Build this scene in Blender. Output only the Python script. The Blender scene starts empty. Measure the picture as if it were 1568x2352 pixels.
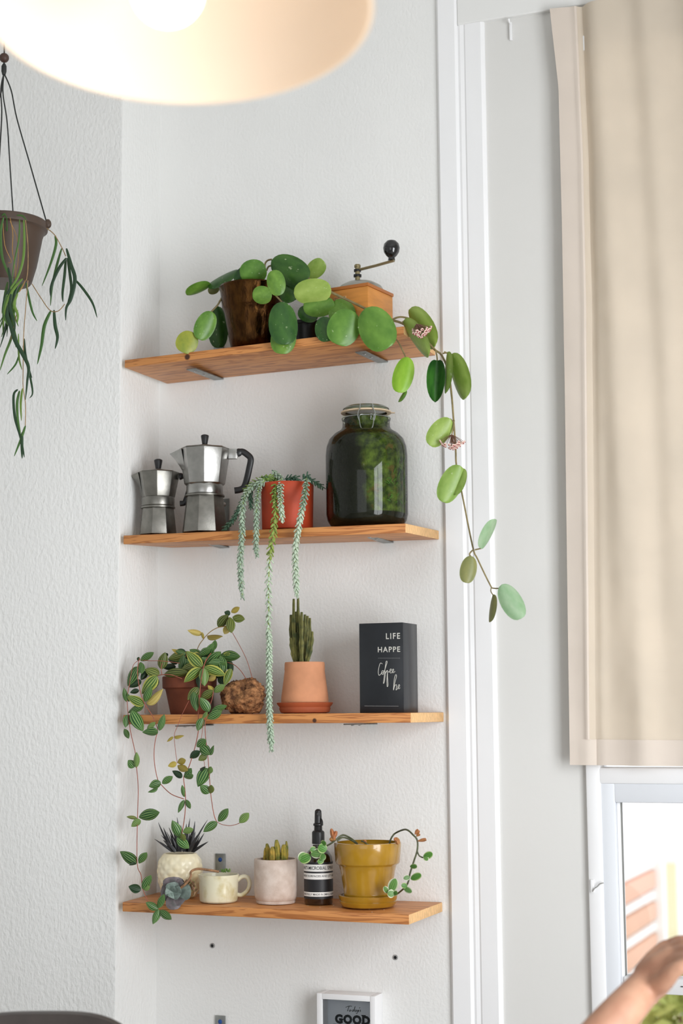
import bpy, bmesh, math, random
from mathutils import Vector, Matrix, noise
random.seed(7)
SC = bpy.context.scene
COL = SC.collection
V = Vector

# ---------------------------------------------------------------- camera
FPX, YAW, HORIZON, ROLL = 3800.0, math.radians(20.9), 1640.0, 0.008
PITCH = math.atan((HORIZON - 1176) / FPX)
FW = V((-math.sin(YAW) * math.cos(PITCH), math.cos(YAW) * math.cos(PITCH), math.sin(PITCH)))
_R0 = V((math.cos(YAW), math.sin(YAW), 0)); _U0 = _R0.cross(FW)
RT = _R0 * math.cos(ROLL) - _U0 * math.sin(ROLL)
UP = _U0 * math.cos(ROLL) + _R0 * math.sin(ROLL)
CAM = V((1.49427296, -3.627095, 1.44892118))
cd = bpy.data.cameras.new('camera'); co = bpy.data.objects.new('camera', cd); COL.objects.link(co)
cd.sensor_fit = 'HORIZONTAL'; cd.sensor_width = 24.0; cd.lens = FPX / 1568 * 24.0
cd.clip_start = 0.05; cd.clip_end = 200
m3 = Matrix((RT, UP, -FW)).transposed()
co.matrix_world = Matrix.Translation(CAM) @ m3.to_4x4()
cd.dof.use_dof = True; cd.dof.focus_distance = 3.75; cd.dof.aperture_fstop = 2.3
SC.camera = co

# ---------------------------------------------------------------- world, lights, exposure
w = bpy.data.worlds.new('world'); SC.world = w; w.use_nodes = True
bg = w.node_tree.nodes['Background']; bg.inputs[0].default_value = (0.95, 0.97, 1.0, 1); bg.inputs[1].default_value = 1.45

def area(name, loc, target, sx, sy, power, col):
    l = bpy.data.lights.new(name, 'AREA'); l.shape = 'RECTANGLE'; l.size = sx; l.size_y = sy
    l.energy = power; l.color = col
    o = bpy.data.objects.new(name, l); COL.objects.link(o); o.location = loc
    o.rotation_euler = (V(target) - V(loc)).to_track_quat('-Z', 'Y').to_euler()
    return o
area('window_daylight', (2.34, -1.85, 1.42), (1.2, -1.8, 1.42), 1.45, 2.1, 82, (0.95, 0.975, 1.0))
SC.view_settings.view_transform = 'Standard'; SC.view_settings.look = 'None'
SC.view_settings.gamma = 1.0; SC.view_settings.use_curve_mapping = False
SC.view_settings.exposure = 0.06
SC.cycles.max_bounces = 8; SC.cycles.diffuse_bounces = 5; SC.cycles.transparent_max_bounces = 12
SC.cycles.sample_clamp_indirect = 4.0

# ---------------------------------------------------------------- pixel helpers (1568x2352 frame)
def ray(px, py): return FW + RT * ((px - 784) / FPX) + UP * ((1176 - py) / FPX)
def W(px, py, y):
    r = ray(px, py); return CAM + r * ((y - CAM.y) / r.y)
def D(px, py, d): return CAM + ray(px, py) * d
def mpp(px, py, y):
    return (W(px, py, y) - CAM).dot(FW) / FPX

# ---------------------------------------------------------------- materials
def lin(c):
    return tuple(((v / 255) / 12.92 if v / 255 <= 0.04045 else ((v / 255 + 0.055) / 1.055) ** 2.4) for v in c[:3]) + (1.0,)
MATS = {}
def nodes(m): return m.node_tree.nodes, m.node_tree.links
def pm(name, col, rough=0.5, metal=0.0, var=0.0, vscale=20.0, bump=0.0, bscale=200.0, bdist=0.002, spec=0.5,
       coat=0.0, col2=None, rnd=0.0, stretch=None, sss=0.0, trans=0.0, vdetail=3.0, vlo=0.35, vhi=0.65):
    if name in MATS: return MATS[name]
    m = bpy.data.materials.new(name); m.use_nodes = True; MATS[name] = m
    N, L = nodes(m); b = N['Principled BSDF']; out = N['Material Output']
    b.inputs['Base Color'].default_value = lin(col); b.inputs['Roughness'].default_value = rough
    b.inputs['Metallic'].default_value = metal; b.inputs['Specular IOR Level'].default_value = spec
    b.inputs['Coat Weight'].default_value = coat
    tc = N.new('ShaderNodeTexCoord'); src = tc.outputs['Object']
    if stretch:
        mp = N.new('ShaderNodeMapping'); mp.inputs['Scale'].default_value = stretch
        L.new(src, mp.inputs['Vector']); src = mp.outputs['Vector']
    last = None
    if var or col2:
        nz = N.new('ShaderNodeTexNoise'); nz.inputs['Scale'].default_value = vscale; nz.inputs['Detail'].default_value = vdetail
        L.new(src, nz.inputs['Vector'])
        cr = N.new('ShaderNodeValToRGB'); cr.color_ramp.elements[0].position = vlo; cr.color_ramp.elements[1].position = vhi
        c1 = lin(col)
        if col2: ca, cb = c1, lin(col2)
        else:
            ca = tuple(v * (1 - var) for v in c1[:3]) + (1,); cb = tuple(min(1, v * (1 + var)) for v in c1[:3]) + (1,)
        cr.color_ramp.elements[0].color = ca; cr.color_ramp.elements[1].color = cb
        L.new(nz.outputs['Fac'], cr.inputs['Fac']); last = cr.outputs['Color']
    if rnd:
        oi = N.new('ShaderNodeObjectInfo'); hs = N.new('ShaderNodeHueSaturation')
        mr = N.new('ShaderNodeMapRange'); mr.inputs['To Min'].default_value = 1 - rnd; mr.inputs['To Max'].default_value = 1 + rnd
        L.new(oi.outputs['Random'], mr.inputs['Value']); L.new(mr.outputs['Result'], hs.inputs['Value'])
        mr2 = N.new('ShaderNodeMapRange'); mr2.inputs['To Min'].default_value = 0.5 + rnd * 0.08; mr2.inputs['To Max'].default_value = 0.5 - rnd * 0.08
        L.new(oi.outputs['Random'], mr2.inputs['Value']); L.new(mr2.outputs['Result'], hs.inputs['Hue'])
        if last: L.new(last, hs.inputs['Color'])
        else: hs.inputs['Color'].default_value = lin(col)
        last = hs.outputs['Color']
    if last: L.new(last, b.inputs['Base Color'])
    if bump:
        nb = N.new('ShaderNodeTexNoise'); nb.inputs['Scale'].default_value = bscale; nb.inputs['Detail'].default_value = 3
        L.new(src, nb.inputs['Vector'])
        bp = N.new('ShaderNodeBump'); bp.inputs['Strength'].default_value = bump; bp.inputs['Distance'].default_value = bdist
        L.new(nb.outputs['Fac'], bp.inputs['Height']); L.new(bp.outputs['Normal'], b.inputs['Normal'])
    if trans:
        tl = N.new('ShaderNodeBsdfTranslucent'); mx = N.new('ShaderNodeMixShader'); mx.inputs[0].default_value = trans
        if last: L.new(last, tl.inputs['Color'])
        else: tl.inputs['Color'].default_value = lin(col)
        L.new(b.outputs[0], mx.inputs[1]); L.new(tl.outputs[0], mx.inputs[2]); L.new(mx.outputs[0], out.inputs['Surface'])
    return m

def wood(name, light, dark, knots=()):
    m = bpy.data.materials.new(name); m.use_nodes = True
    N, L = nodes(m); b = N['Principled BSDF']; b.inputs['Roughness'].default_value = 0.45
    tc = N.new('ShaderNodeTexCoord')
    mp = N.new('ShaderNodeMapping'); mp.inputs['Scale'].default_value = (2.2, 22, 30); L.new(tc.outputs['Object'], mp.inputs['Vector'])
    n1 = N.new('ShaderNodeTexNoise'); n1.inputs['Scale'].default_value = 1.6; n1.inputs['Detail'].default_value = 4; n1.inputs['Distortion'].default_value = 0.8
    L.new(mp.outputs[0], n1.inputs['Vector'])
    wv = N.new('ShaderNodeMath'); wv.operation = 'SINE'
    mu = N.new('ShaderNodeMath'); mu.operation = 'MULTIPLY'; mu.inputs[1].default_value = 38; L.new(n1.outputs['Fac'], mu.inputs[0]); L.new(mu.outputs[0], wv.inputs[0])
    cr = N.new('ShaderNodeValToRGB'); cr.color_ramp.elements[0].color = lin(dark); cr.color_ramp.elements[1].color = lin(light)
    cr.color_ramp.elements[0].position = 0.0; cr.color_ramp.elements[1].position = 0.5
    ma = N.new('ShaderNodeMapRange'); ma.inputs['From Min'].default_value = -1.2; L.new(wv.outputs[0], ma.inputs['Value']); L.new(ma.outputs[0], cr.inputs['Fac'])
    last = cr.outputs['Color']
    for (kx, ky, kz, r) in knots:
        vm = N.new('ShaderNodeVectorMath'); vm.operation = 'DISTANCE'; vm.inputs[1].default_value = (kx, ky, kz); L.new(tc.outputs['Object'], vm.inputs[0])
        mr = N.new('ShaderNodeMapRange'); mr.inputs['From Min'].default_value = r * 0.6; mr.inputs['From Max'].default_value = r; mr.inputs['To Min'].default_value = 1; mr.inputs['To Max'].default_value = 0
        L.new(vm.outputs['Value'], mr.inputs['Value'])
        mx = N.new('ShaderNodeMixRGB'); L.new(mr.outputs[0], mx.inputs[0]); L.new(last, mx.inputs[1]); mx.inputs[2].default_value = lin((70, 38, 22)); last = mx.outputs[0]
    L.new(last, b.inputs['Base Color'])
    nb = N.new('ShaderNodeBump'); nb.inputs['Strength'].default_value = 0.15; nb.inputs['Distance'].default_value = 0.001
    L.new(n1.outputs['Fac'], nb.inputs['Height']); L.new(nb.outputs[0], b.inputs['Normal'])
    return m

def glass(name, tint=(255, 255, 255), rough=0.02, ior=1.45):
    m = bpy.data.materials.new(name); m.use_nodes = True; N, L = nodes(m)
    N.remove(N['Principled BSDF']); out = N['Material Output']
    t = N.new('ShaderNodeBsdfTransparent'); t.inputs[0].default_value = lin(tint)
    g = N.new('ShaderNodeBsdfGlossy'); g.inputs['Roughness'].default_value = rough
    f = N.new('ShaderNodeFresnel'); f.inputs['IOR'].default_value = ior
    mx = N.new('ShaderNodeMixShader'); L.new(f.outputs[0], mx.inputs[0]); L.new(t.outputs[0], mx.inputs[1]); L.new(g.outputs[0], mx.inputs[2]); L.new(mx.outputs[0], out.inputs['Surface'])
    return m

def striped_leaf(name, dark, light, rim=None):
    """dark leaf with paler veins running from base to tip (UV: u across, v along)"""
    m = bpy.data.materials.new(name); m.use_nodes = True; N, L = nodes(m); b = N['Principled BSDF']; out = N['Material Output']
    b.inputs['Roughness'].default_value = 0.42
    uv = N.new('ShaderNodeUVMap'); sp = N.new('ShaderNodeSeparateXYZ'); L.new(uv.outputs[0], sp.inputs[0])
    mu = N.new('ShaderNodeMath'); mu.operation = 'MULTIPLY_ADD'; mu.inputs[1].default_value = 2; mu.inputs[2].default_value = -1; L.new(sp.outputs[0], mu.inputs[0])
    fr = N.new('ShaderNodeMath'); fr.operation = 'MULTIPLY'; fr.inputs[1].default_value = 15.5; L.new(mu.outputs[0], fr.inputs[0])
    cs = N.new('ShaderNodeMath'); cs.operation = 'COSINE'; L.new(fr.outputs[0], cs.inputs[0])
    cr = N.new('ShaderNodeValToRGB'); cr.color_ramp.elements[0].position = 0.3; cr.color_ramp.elements[1].position = 0.95
    cr.color_ramp.elements[0].color = lin(dark); cr.color_ramp.elements[1].color = lin(light); L.new(cs.outputs[0], cr.inputs[0])
    last = cr.outputs[0]
    if rim:
        ab = N.new('ShaderNodeMath'); ab.operation = 'ABSOLUTE'; L.new(mu.outputs[0], ab.inputs[0])
        mr = N.new('ShaderNodeMapRange'); mr.inputs['From Min'].default_value = 0.62; mr.inputs['From Max'].default_value = 0.95; L.new(ab.outputs[0], mr.inputs[0])
        mx = N.new('ShaderNodeMixRGB'); L.new(mr.outputs[0], mx.inputs[0]); L.new(last, mx.inputs[1]); mx.inputs[2].default_value = lin(rim); last = mx.outputs[0]
    oi = N.new('ShaderNodeObjectInfo'); hs = N.new('ShaderNodeHueSaturation'); mr = N.new('ShaderNodeMapRange')
    mr.inputs['To Min'].default_value = 0.75; mr.inputs['To Max'].default_value = 1.25; L.new(oi.outputs['Random'], mr.inputs[0]); L.new(mr.outputs[0], hs.inputs['Value'])
    L.new(last, hs.inputs['Color']); L.new(hs.outputs[0], b.inputs['Base Color'])
    tl = N.new('ShaderNodeBsdfTranslucent'); mx = N.new('ShaderNodeMixShader'); mx.inputs[0].default_value = 0.15
    L.new(hs.outputs[0], tl.inputs[0]); L.new(b.outputs[0], mx.inputs[1]); L.new(tl.outputs[0], mx.inputs[2]); L.new(mx.outputs[0], out.inputs[0])
    return m

def speckled_leaf(name, col, col2, speck=(200, 215, 170), trans=0.12):
    m = pm(name, col, 0.36, col2=col2, vscale=2.2, rnd=0.12, trans=trans, coat=0.0, spec=0.5)
    N, L = nodes(m); b = N['Principled BSDF']
    prev = b.inputs['Base Color'].links[0].from_socket
    tc = N.new('ShaderNodeTexCoord'); oi = N.new('ShaderNodeObjectInfo')
    ad = N.new('ShaderNodeVectorMath'); ad.operation = 'ADD'; L.new(tc.outputs['Object'], ad.inputs[0])
    cx = N.new('ShaderNodeCombineXYZ'); ml = N.new('ShaderNodeMath'); ml.operation = 'MULTIPLY'; ml.inputs[1].default_value = 50
    L.new(oi.outputs['Random'], ml.inputs[0]); L.new(ml.outputs[0], cx.inputs[2]); L.new(cx.outputs[0], ad.inputs[1])
    nz = N.new('ShaderNodeTexNoise'); nz.inputs['Scale'].default_value = 9; nz.inputs['Detail'].default_value = 2; L.new(ad.outputs[0], nz.inputs['Vector'])
    mr = N.new('ShaderNodeMapRange'); mr.inputs['From Min'].default_value = 0.69; mr.inputs['From Max'].default_value = 0.76; mr.inputs['To Max'].default_value = 0.6; L.new(nz.outputs['Fac'], mr.inputs[0])
    mx = N.new('ShaderNodeMixRGB'); L.new(mr.outputs[0], mx.inputs[0]); L.new(prev, mx.inputs[1]); mx.inputs[2].default_value = lin(speck)
    L.new(mx.outputs[0], b.inputs['Base Color'])
    return m

M_plaster = pm('rough_plaster', (233, 233, 231), 0.9, bump=0.42, bscale=150, bdist=0.003, var=0.02, vscale=3, stretch=(1, 1, 0.75))
M_pier = pm('woodchip_plaster', (229, 229, 227), 0.9, bump=0.75, bscale=115, bdist=0.004, var=0.02, vscale=3, stretch=(1, 1, 0.6))
M_smooth = pm('smooth_plaster', (228, 228, 226), 0.85, bump=0.15, bscale=60, var=0.015, vscale=2)
M_rwall = pm('grey_white_plaster', (217, 216, 213), 0.85, bump=0.15, bscale=60, var=0.015, vscale=2)
M_sash = pm('sash_paint', (222, 225, 230), 0.4)
M_gloss = pm('white_gloss_paint', (238, 238, 239), 0.35, var=0.01, vscale=4)
M_floor = pm('floor_boards', (172, 168, 162), 0.5, var=0.1, vscale=6, stretch=(1, 8, 1))
M_zinc = pm('zinc_steel', (150, 152, 150), 0.42, metal=0.85, var=0.15, vscale=60)
M_screw = pm('screw_steel', (200, 200, 200), 0.3, metal=0.9)
M_blue = pm('blue_paint', (20, 70, 140), 0.5)
M_alu = pm('cast_aluminium', (172, 171, 168), 0.28, metal=1.0, var=0.08, vscale=60, bump=0.05, bscale=300)
M_alu_dark = pm('worn_aluminium', (136, 134, 128), 0.36, metal=1.0, var=0.1, vscale=60, bump=0.06, bscale=300)
M_black = pm('black_plastic', (24, 24, 26), 0.38)
M_dark_rubber = pm('dark_rubber', (30, 30, 30), 0.6)
M_soil = pm('soil', (42, 30, 22), 0.95, var=0.5, vscale=160, bump=1.0, bscale=260)
M_stem = pm('woody_stem', (132, 118, 78), 0.6, var=0.2, vscale=80)
M_redstem = pm('reddish_stem', (150, 84, 66), 0.55, var=0.15, vscale=80)
M_brownstem = pm('brown_stem', (150, 122, 84), 0.6, var=0.2, vscale=80)

# ---------------------------------------------------------------- mesh helpers
class MB:
    def __init__(s): s.v = []; s.f = []; s.uv = None
    def add(s, vs, fs):
        o = len(s.v); s.v += [tuple(p) for p in vs]; s.f += [tuple(i + o for i in f) for f in fs]; return s
    def box(s, x0, x1, y0, y1, z0, z1):
        return s.hexa([(x0, y0, z0), (x1, y0, z0), (x1, y1, z0), (x0, y1, z0), (x0, y0, z1), (x1, y0, z1), (x1, y1, z1), (x0, y1, z1)])
    def hexa(s, c):
        return s.add(c, [(0, 3, 2, 1), (4, 5, 6, 7), (0, 1, 5, 4), (1, 2, 6, 5), (2, 3, 7, 6), (3, 0, 4, 7)])
    def lathe(s, prof, seg=32, rot=0.0, cx=0, cy=0, close=True):
        n = len(prof); vs = []
        for r, z in prof:
            for k in range(seg):
                a = rot + 2 * math.pi * k / seg; vs.append((cx + r * math.cos(a), cy + r * math.sin(a), z))
        fs = []
        for i in range(n - 1):
            for k in range(seg):
                k2 = (k + 1) % seg; fs.append((i * seg + k, i * seg + k2, (i + 1) * seg + k2, (i + 1) * seg + k))
        if close:
            fs.append(tuple(range(seg - 1, -1, -1))); fs.append(tuple((n - 1) * seg + k for k in range(seg)))
        return s.add(vs, fs)
    def tube(s, pts, rad, seg=8, flat=None, cap=True):
        pts = [V(p) for p in pts]; n = len(pts)
        if not hasattr(rad, '__len__'): rad = [rad] * n
        vs = []; prev = None
        for i, p in enumerate(pts):
            t = (pts[min(i + 1, n - 1)] - pts[max(i - 1, 0)]).normalized()
            if prev is None:
                a = V((0, 0, 1)) if abs(t.z) < 0.9 else V((1, 0, 0))
                if flat: a = V(flat[0])
                nrm = (a - t * a.dot(t)).normalized()
            else: nrm = (prev - t * prev.dot(t)).normalized()
            prev = nrm; bn = t.cross(nrm)
            k1 = flat[1] if flat else 1.0
            for k in range(seg):
                a = 2 * math.pi * k / seg; vs.append(p + nrm * (math.cos(a) * rad[i] * k1) + bn * (math.sin(a) * rad[i]))
        fs = []
        for i in range(n - 1):
            for k in range(seg):
                k2 = (k + 1) % seg; fs.append((i * seg + k, i * seg + k2, (i + 1) * seg + k2, (i + 1) * seg + k))
        if cap: fs.append(tuple(range(seg - 1, -1, -1))); fs.append(tuple((n - 1) * seg + k for k in range(seg)))
        return s.add(vs, fs)
    def ball(s, c, r, seg=12, rings=8, sq=(1, 1, 1)):
        vs = [(c[0], c[1], c[2] - r * sq[2])]
        for i in range(1, rings):
            t = math.pi * i / rings
            for k in range(seg):
                a = 2 * math.pi * k / seg
                vs.append((c[0] + r * sq[0] * math.sin(t) * math.cos(a), c[1] + r * sq[1] * math.sin(t) * math.sin(a), c[2] - r * sq[2] * math.cos(t)))
        vs.append((c[0], c[1], c[2] + r * sq[2])); fs = []
        for k in range(seg):
            k2 = (k + 1) % seg; fs.append((0, 1 + k2, 1 + k))
            b = 1 + (rings - 2) * seg; fs.append((len(vs) - 1, b + k, b + k2))
            for i in range(rings - 2):
                a = 1 + i * seg; fs.append((a + k, a + k2, a + seg + k2, a + seg + k))
        return s.add(vs, fs)
    def grid(s, fn, nu, nv, thick):
        """closed sheet: fn(u, v) -> point; thickness along -normal guess `thick` vector"""
        top = [V(fn(i / nu, j / nv)) for j in range(nv + 1) for i in range(nu + 1)]
        t = V(thick); vs = top + [p + t for p in top]; n = len(top); fs = []
        id_ = lambda i, j: j * (nu + 1) + i
        for j in range(nv):
            for i in range(nu):
                q = (id_(i, j), id_(i + 1, j), id_(i + 1, j + 1), id_(i, j + 1)); fs.append(q); fs.append(tuple(n + k for k in reversed(q)))
        for i in range(nu):
            fs.append((id_(i + 1, 0), id_(i, 0), n + id_(i, 0), n + id_(i + 1, 0))); fs.append((id_(i, nv), id_(i + 1, nv), n + id_(i + 1, nv), n + id_(i, nv)))
        for j in range(nv):
            fs.append((id_(0, j), id_(0, j + 1), n + id_(0, j + 1), n + id_(0, j))); fs.append((id_(nu, j + 1), id_(nu, j), n + id_(nu, j), n + id_(nu, j + 1)))
        return s.add(vs, fs)
    def mesh(s, name, smooth=True, bevel=0.0, segs=2, angle=35):
        me = bpy.data.meshes.new(name); me.from_pydata(s.v, [], s.f)
        bm = bmesh.new(); bm.from_mesh(me)
        bmesh.ops.recalc_face_normals(bm, faces=bm.faces)
        if bevel:
            es = [e for e in bm.edges if len(e.link_faces) == 2 and e.calc_face_angle(0) > math.radians(30)]
            bmesh.ops.bevel(bm, geom=es, offset=bevel, segments=segs, affect='EDGES', profile=0.5)
        for f in bm.faces: f.smooth = smooth
        if smooth:
            for e in bm.edges:
                e.smooth = not (len(e.link_faces) == 2 and e.calc_face_angle(0) > math.radians(angle))
        bm.to_mesh(me); bm.free(); me.update()
        return me

def link(name, me, m, parent=None):
    if m is not None and not me.materials: me.materials.append(m)
    o = bpy.data.objects.new(name, me); COL.objects.link(o)
    if parent is not None: o.parent = parent
    return o
def obj(name, mb, m, parent=None, smooth=True, bevel=0.0, segs=2, angle=35):
    return link(name, mb.mesh(name, smooth, bevel, segs, angle), m, parent)
def struct(name, mb, m, parent=None, bevel=0.0, smooth=False):
    o = obj(name, mb, m, parent, smooth, bevel)
    if parent is None: o['kind'] = 'structure'
    return o
RM = {}
def thing(name, label, cat, loc=(0, 0, 0), rz=0.0, group=None):
    o = bpy.data.objects.new(name, None); COL.objects.link(o); o.empty_display_size = 0.05
    o.location = loc; o.rotation_euler = (0, 0, rz); o['label'] = label; o['category'] = cat
    if group: o['group'] = group
    RM[o] = Matrix.Translation(V(loc)) @ Matrix.Rotation(rz, 4, 'Z')
    return o
def tag(o, label, cat, group=None, kind=None):
    o['label'] = label; o['category'] = cat
    if group: o['group'] = group
    if kind: o['kind'] = kind
    RM[o] = Matrix.Identity(4)
    return o
def loc_(root, p): return RM[root].inverted() @ V(p)
def wobj(name, mb, m, root, smooth=True, bevel=0.0, parent=None, angle=35):
    """mesh given in world space, stored in the space of its thing"""
    inv = RM[root].inverted(); mb.v = [tuple(inv @ V(p)) for p in mb.v]
    return obj(name, mb, m, parent or root, smooth, bevel, angle=angle)
def smooth_path(pts, n=6):
    pts = [V(p) for p in pts]
    if len(pts) < 3: return pts
    out = []
    for i in range(len(pts) - 1):
        p0, p1, p2, p3 = pts[max(i - 1, 0)], pts[i], pts[i + 1], pts[min(i + 2, len(pts) - 1)]
        for k in range(n):
            t = k / n
            out.append(0.5 * ((2 * p1) + (p2 - p0) * t + (2 * p0 - 5 * p1 + 4 * p2 - p3) * t * t + (3 * p1 - p0 - 3 * p2 + p3) * t ** 3))
    return out + [pts[-1]]

def leafmesh(name, m, shape, cup=0.1, curl=0.0, thick=0.02, nu=6, nv=10, fold=0.0, wav=0.0):
    """unit leaf: base at origin, tip at +Y, width along X (1 = full width), z up"""
    mb = MB(); wmax = max(shape(k / 60) for k in range(61)); uvs = []
    top = []
    for j in range(nv + 1):
        v = j / nv; vv = 0.5 - 0.5 * math.cos(math.pi * v)
        hw = max(shape(vv) / wmax * 0.5, 0.004)
        for i in range(nu + 1):
            u = i / nu * 2 - 1
            z = -cup * u * u * hw * 2 - curl * vv * vv + fold * abs(u) * hw + wav * math.sin(vv * 9 + u * 2) * 0.03
            top.append((u * hw, vv, z)); uvs.append((i / nu, vv))
    n = len(top); vs = top + [(x, y, z - thick * (1 - abs((i % (nu + 1)) / nu * 2 - 1) ** 3)) for i, (x, y, z) in enumerate(top)]
    fs = []; idx = lambda i, j: j * (nu + 1) + i
    for j in range(nv):
        for i in range(nu):
            q = (idx(i, j), idx(i + 1, j), idx(i + 1, j + 1), idx(i, j + 1)); fs += [q, tuple(n + k for k in reversed(q))]
    for i in range(nu):
        fs += [(idx(i + 1, 0), idx(i, 0), n + idx(i, 0), n + idx(i + 1, 0)), (idx(i, nv), idx(i + 1, nv), n + idx(i + 1, nv), n + idx(i, nv))]
    for j in range(nv):
        fs += [(idx(0, j), idx(0, j + 1), n + idx(0, j + 1), n + idx(0, j)), (idx(nu, j + 1), idx(nu, j), n + idx(nu, j), n + idx(nu, j + 1))]
    me = bpy.data.meshes.new(name); me.from_pydata(vs, [], fs)
    ul = me.uv_layers.new(name='UVMap'); alluv = uvs + uvs
    for lp in me.loops: ul.data[lp.index].uv = alluv[lp.vertex_index]
    for p in me.polygons: p.use_smooth = True
    me.materials.append(m); me.update()
    return me
def oval(p=0.5, q=0.5): return lambda v: (max(v, 0) ** p) * (max(1 - v, 0) ** q)
def place_leaf(root, me, base, tip, width, roll=0.0, name='leaf', zs=1.0, hint=None):
    base, tip = V(base), V(tip); y = tip - base; ln = y.length; y = y.normalized()
    h = V(hint) if hint is not None else (CAM - (base + tip) / 2).normalized()
    n = (h - y * h.dot(y)).normalized(); n = Matrix.Rotation(roll, 3, y) @ n; x = y.cross(n)
    Mw = Matrix((x * width, y * ln, n * ln * zs)).transposed().to_4x4(); Mw.translation = base
    o = bpy.data.objects.new(name, me); COL.objects.link(o); o.parent = root
    o.matrix_basis = RM[root].inverted() @ Mw
    return o
def text_mesh(body, size, bold=0.0, extrude=0.0004, spacing=1.0, align='LEFT'):
    c = bpy.data.curves.new('lettering', 'FONT'); c.body = body; c.size = size; c.offset = bold; c.extrude = extrude
    c.space_character = spacing; c.align_x = align; c.resolution_u = 3
    o = bpy.data.objects.new('lettering', c); COL.objects.link(o)
    bpy.context.view_layer.update()
    me = bpy.data.meshes.new_from_object(o.evaluated_get(bpy.context.evaluated_depsgraph_get()))
    bpy.data.objects.remove(o); me.name = 'lettering'
    return me

# ================================================================ the room
XR = W(1003, 0, 0).x            # right edge of the rough back wall
XL = -0.374                     # the chimney-side return
ZC = 3.45
struct('floor', MB().box(-2.6, 2.3, -5.2, 0.15, -0.06, 0), M_floor)
struct('ceiling', MB().box(-2.6, 2.3, -5.2, 0.15, ZC, ZC + 0.08), M_smooth)
# niche: back wall, the projecting pier at the left with its return
struct('wall_back', MB().box(-0.6, XR, 0.0, 0.14, 0, ZC), M_plaster)
mb = MB(); mb.box(-2.6, XL, -0.2, 0.1, 0, ZC)
struct('wall_left', mb, M_pier, bevel=0.006, smooth=True)
mb = MB(); mb.box(-2.74, -.4, -5.34, -5.2, 0, ZC); mb.box(2.0, 2.44, -5.34, -5.2, 0, ZC); mb.box(-.4, 2.0, -5.34, -5.2, 2.7, ZC); mb.box(-.4, 2.0, -5.34, -5.2, 0, .3)
struct('wall_rear', mb, M_smooth)  # unseen rear wall, added with its opening sized to trim the sky fill
struct('wall_side', MB().box(-2.74, -2.6, -5.2, 0.15, 0, ZC), M_smooth)
# window wall to the right of the niche (opening for the window)
WX0, WX1, WZ0, WZ1 = 0.684, 1.72, 0.55, 3.0
mb = MB(); mb.box(XR, WX0, 0.004, 0.14, 0, ZC); mb.box(WX1, 2.3, 0.004, 0.14, 0, ZC)
mb.box(WX0, WX1, 0.004, 0.14, 0, WZ0); mb.box(WX0, WX1, 0.004, 0.14, WZ1, ZC)
struct('wall_right', mb, M_rwall)
# right side wall with the big window that lights the room
mb = MB(); y0, y1, z0, z1 = -2.6, -1.1, 0.35, 2.5
mb.box(2.3, 2.44, y1, 0.15, 0, ZC); mb.box(2.3, 2.44, -5.2, y0, 0, ZC); mb.box(2.3, 2.44, y0, y1, 0, z0); mb.box(2.3, 2.44, y0, y1, z1, ZC)
struct('wall_window', mb, M_smooth)
mb = MB()
for (a, b, c, d) in ((y0, y0 + .06, z0, z1), (y1 - .06, y1, z0, z1), (y0, y1, z0, z0 + .06), (y0, y1, z1 - .06, z1), (-1.87, -1.83, z0, z1)):
    mb.box(2.31, 2.37, a, b, c, d)
struct('window_2', mb, M_gloss)
# white painted trim between niche and window wall: fascia, groove, second fascia
xb = lambda px: W(px, 900, 0).x
def prism_z(prof, z0, z1):
    n = len(prof); vs = [(x, y, z0) for x, y in prof] + [(x, y, z1) for x, y in prof]
    fs = [tuple(range(n)), tuple(range(2 * n - 1, n - 1, -1))] + [(i, (i + 1) % n, n + (i + 1) % n, n + i) for i in range(n)]
    return MB().add(vs, fs)
a, b, c, d = XR, xb(1062), xb(1084), xb(1128)
ZH = W(1150, 45, 0).z
struct('trim_1', prism_z([(a, .01), (a, -.006), (a + .005, -.011), (b - .002, -.011), (b + .004, -.007), (b + .004, .01)], 0, ZC), M_gloss)
struct('trim_2', prism_z([(b + .004, .01), (b + .004, -.005), (b + .010, -.0065), (c - .004, -.0045), (c, -.0065), (d - .008, -.0075), (d, -.001), (d, .01)], 0, ZH), M_gloss)
struct('trim_3', MB().box(b + .004, 1.9, -.009, .01, ZH, ZC), M_smooth, bevel=0.003)

# ---- window_1: frame, casement, glazing bar, panes
win = bpy.data.objects.new('window_1', None); COL.objects.link(win); win['kind'] = 'structure'; RM[win] = Matrix.Identity(4)
zt = 1.329; xo = WX0
def frame_part(name, x0, x1, z0, z1, y0, y1, m=M_gloss, bev=0.006): return obj(name, MB().box(x0, x1, y0, y1, z0, z1), m, win, True, bev)
xi = W(1420, 1900, 0.02).x      # inner edge of the casement stile
zi = W(1424, 1842, 0.02).z      # top of the pane
frame_part('frame_post', xo - .004, xo + .030, WZ0, WZ1, -.012, .06, bev=.006)
frame_part('frame_post', WX1 - .03, WX1, WZ0, WZ1, -.012, .06, bev=.006)
frame_part('frame_rail', xo + .025, WX1 - .025, zt - .036, zt, -.012, .06, bev=.006)
frame_part('frame_rail', xo + .030, WX1 - .03, WZ1 - .05, WZ1, -.022, .06, bev=.009)
frame_part('frame_rail', xo + .030, WX1 - .03, WZ0, WZ0 + .05, -.03, .06, bev=.009)
frame_part('sash_stile', xo + .027, xi, WZ0 + .05, zt - .033, -.008, .045, M_sash, bev=.004)
frame_part('sash_rail', xi - .002, WX1 - .026, zi, zt - .033, -.008, .045, M_sash, bev=.004)
frame_part('glazing_bead', xi, xi + .007, WZ0 + .05, zi, .005, .04, bev=.002)
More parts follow.
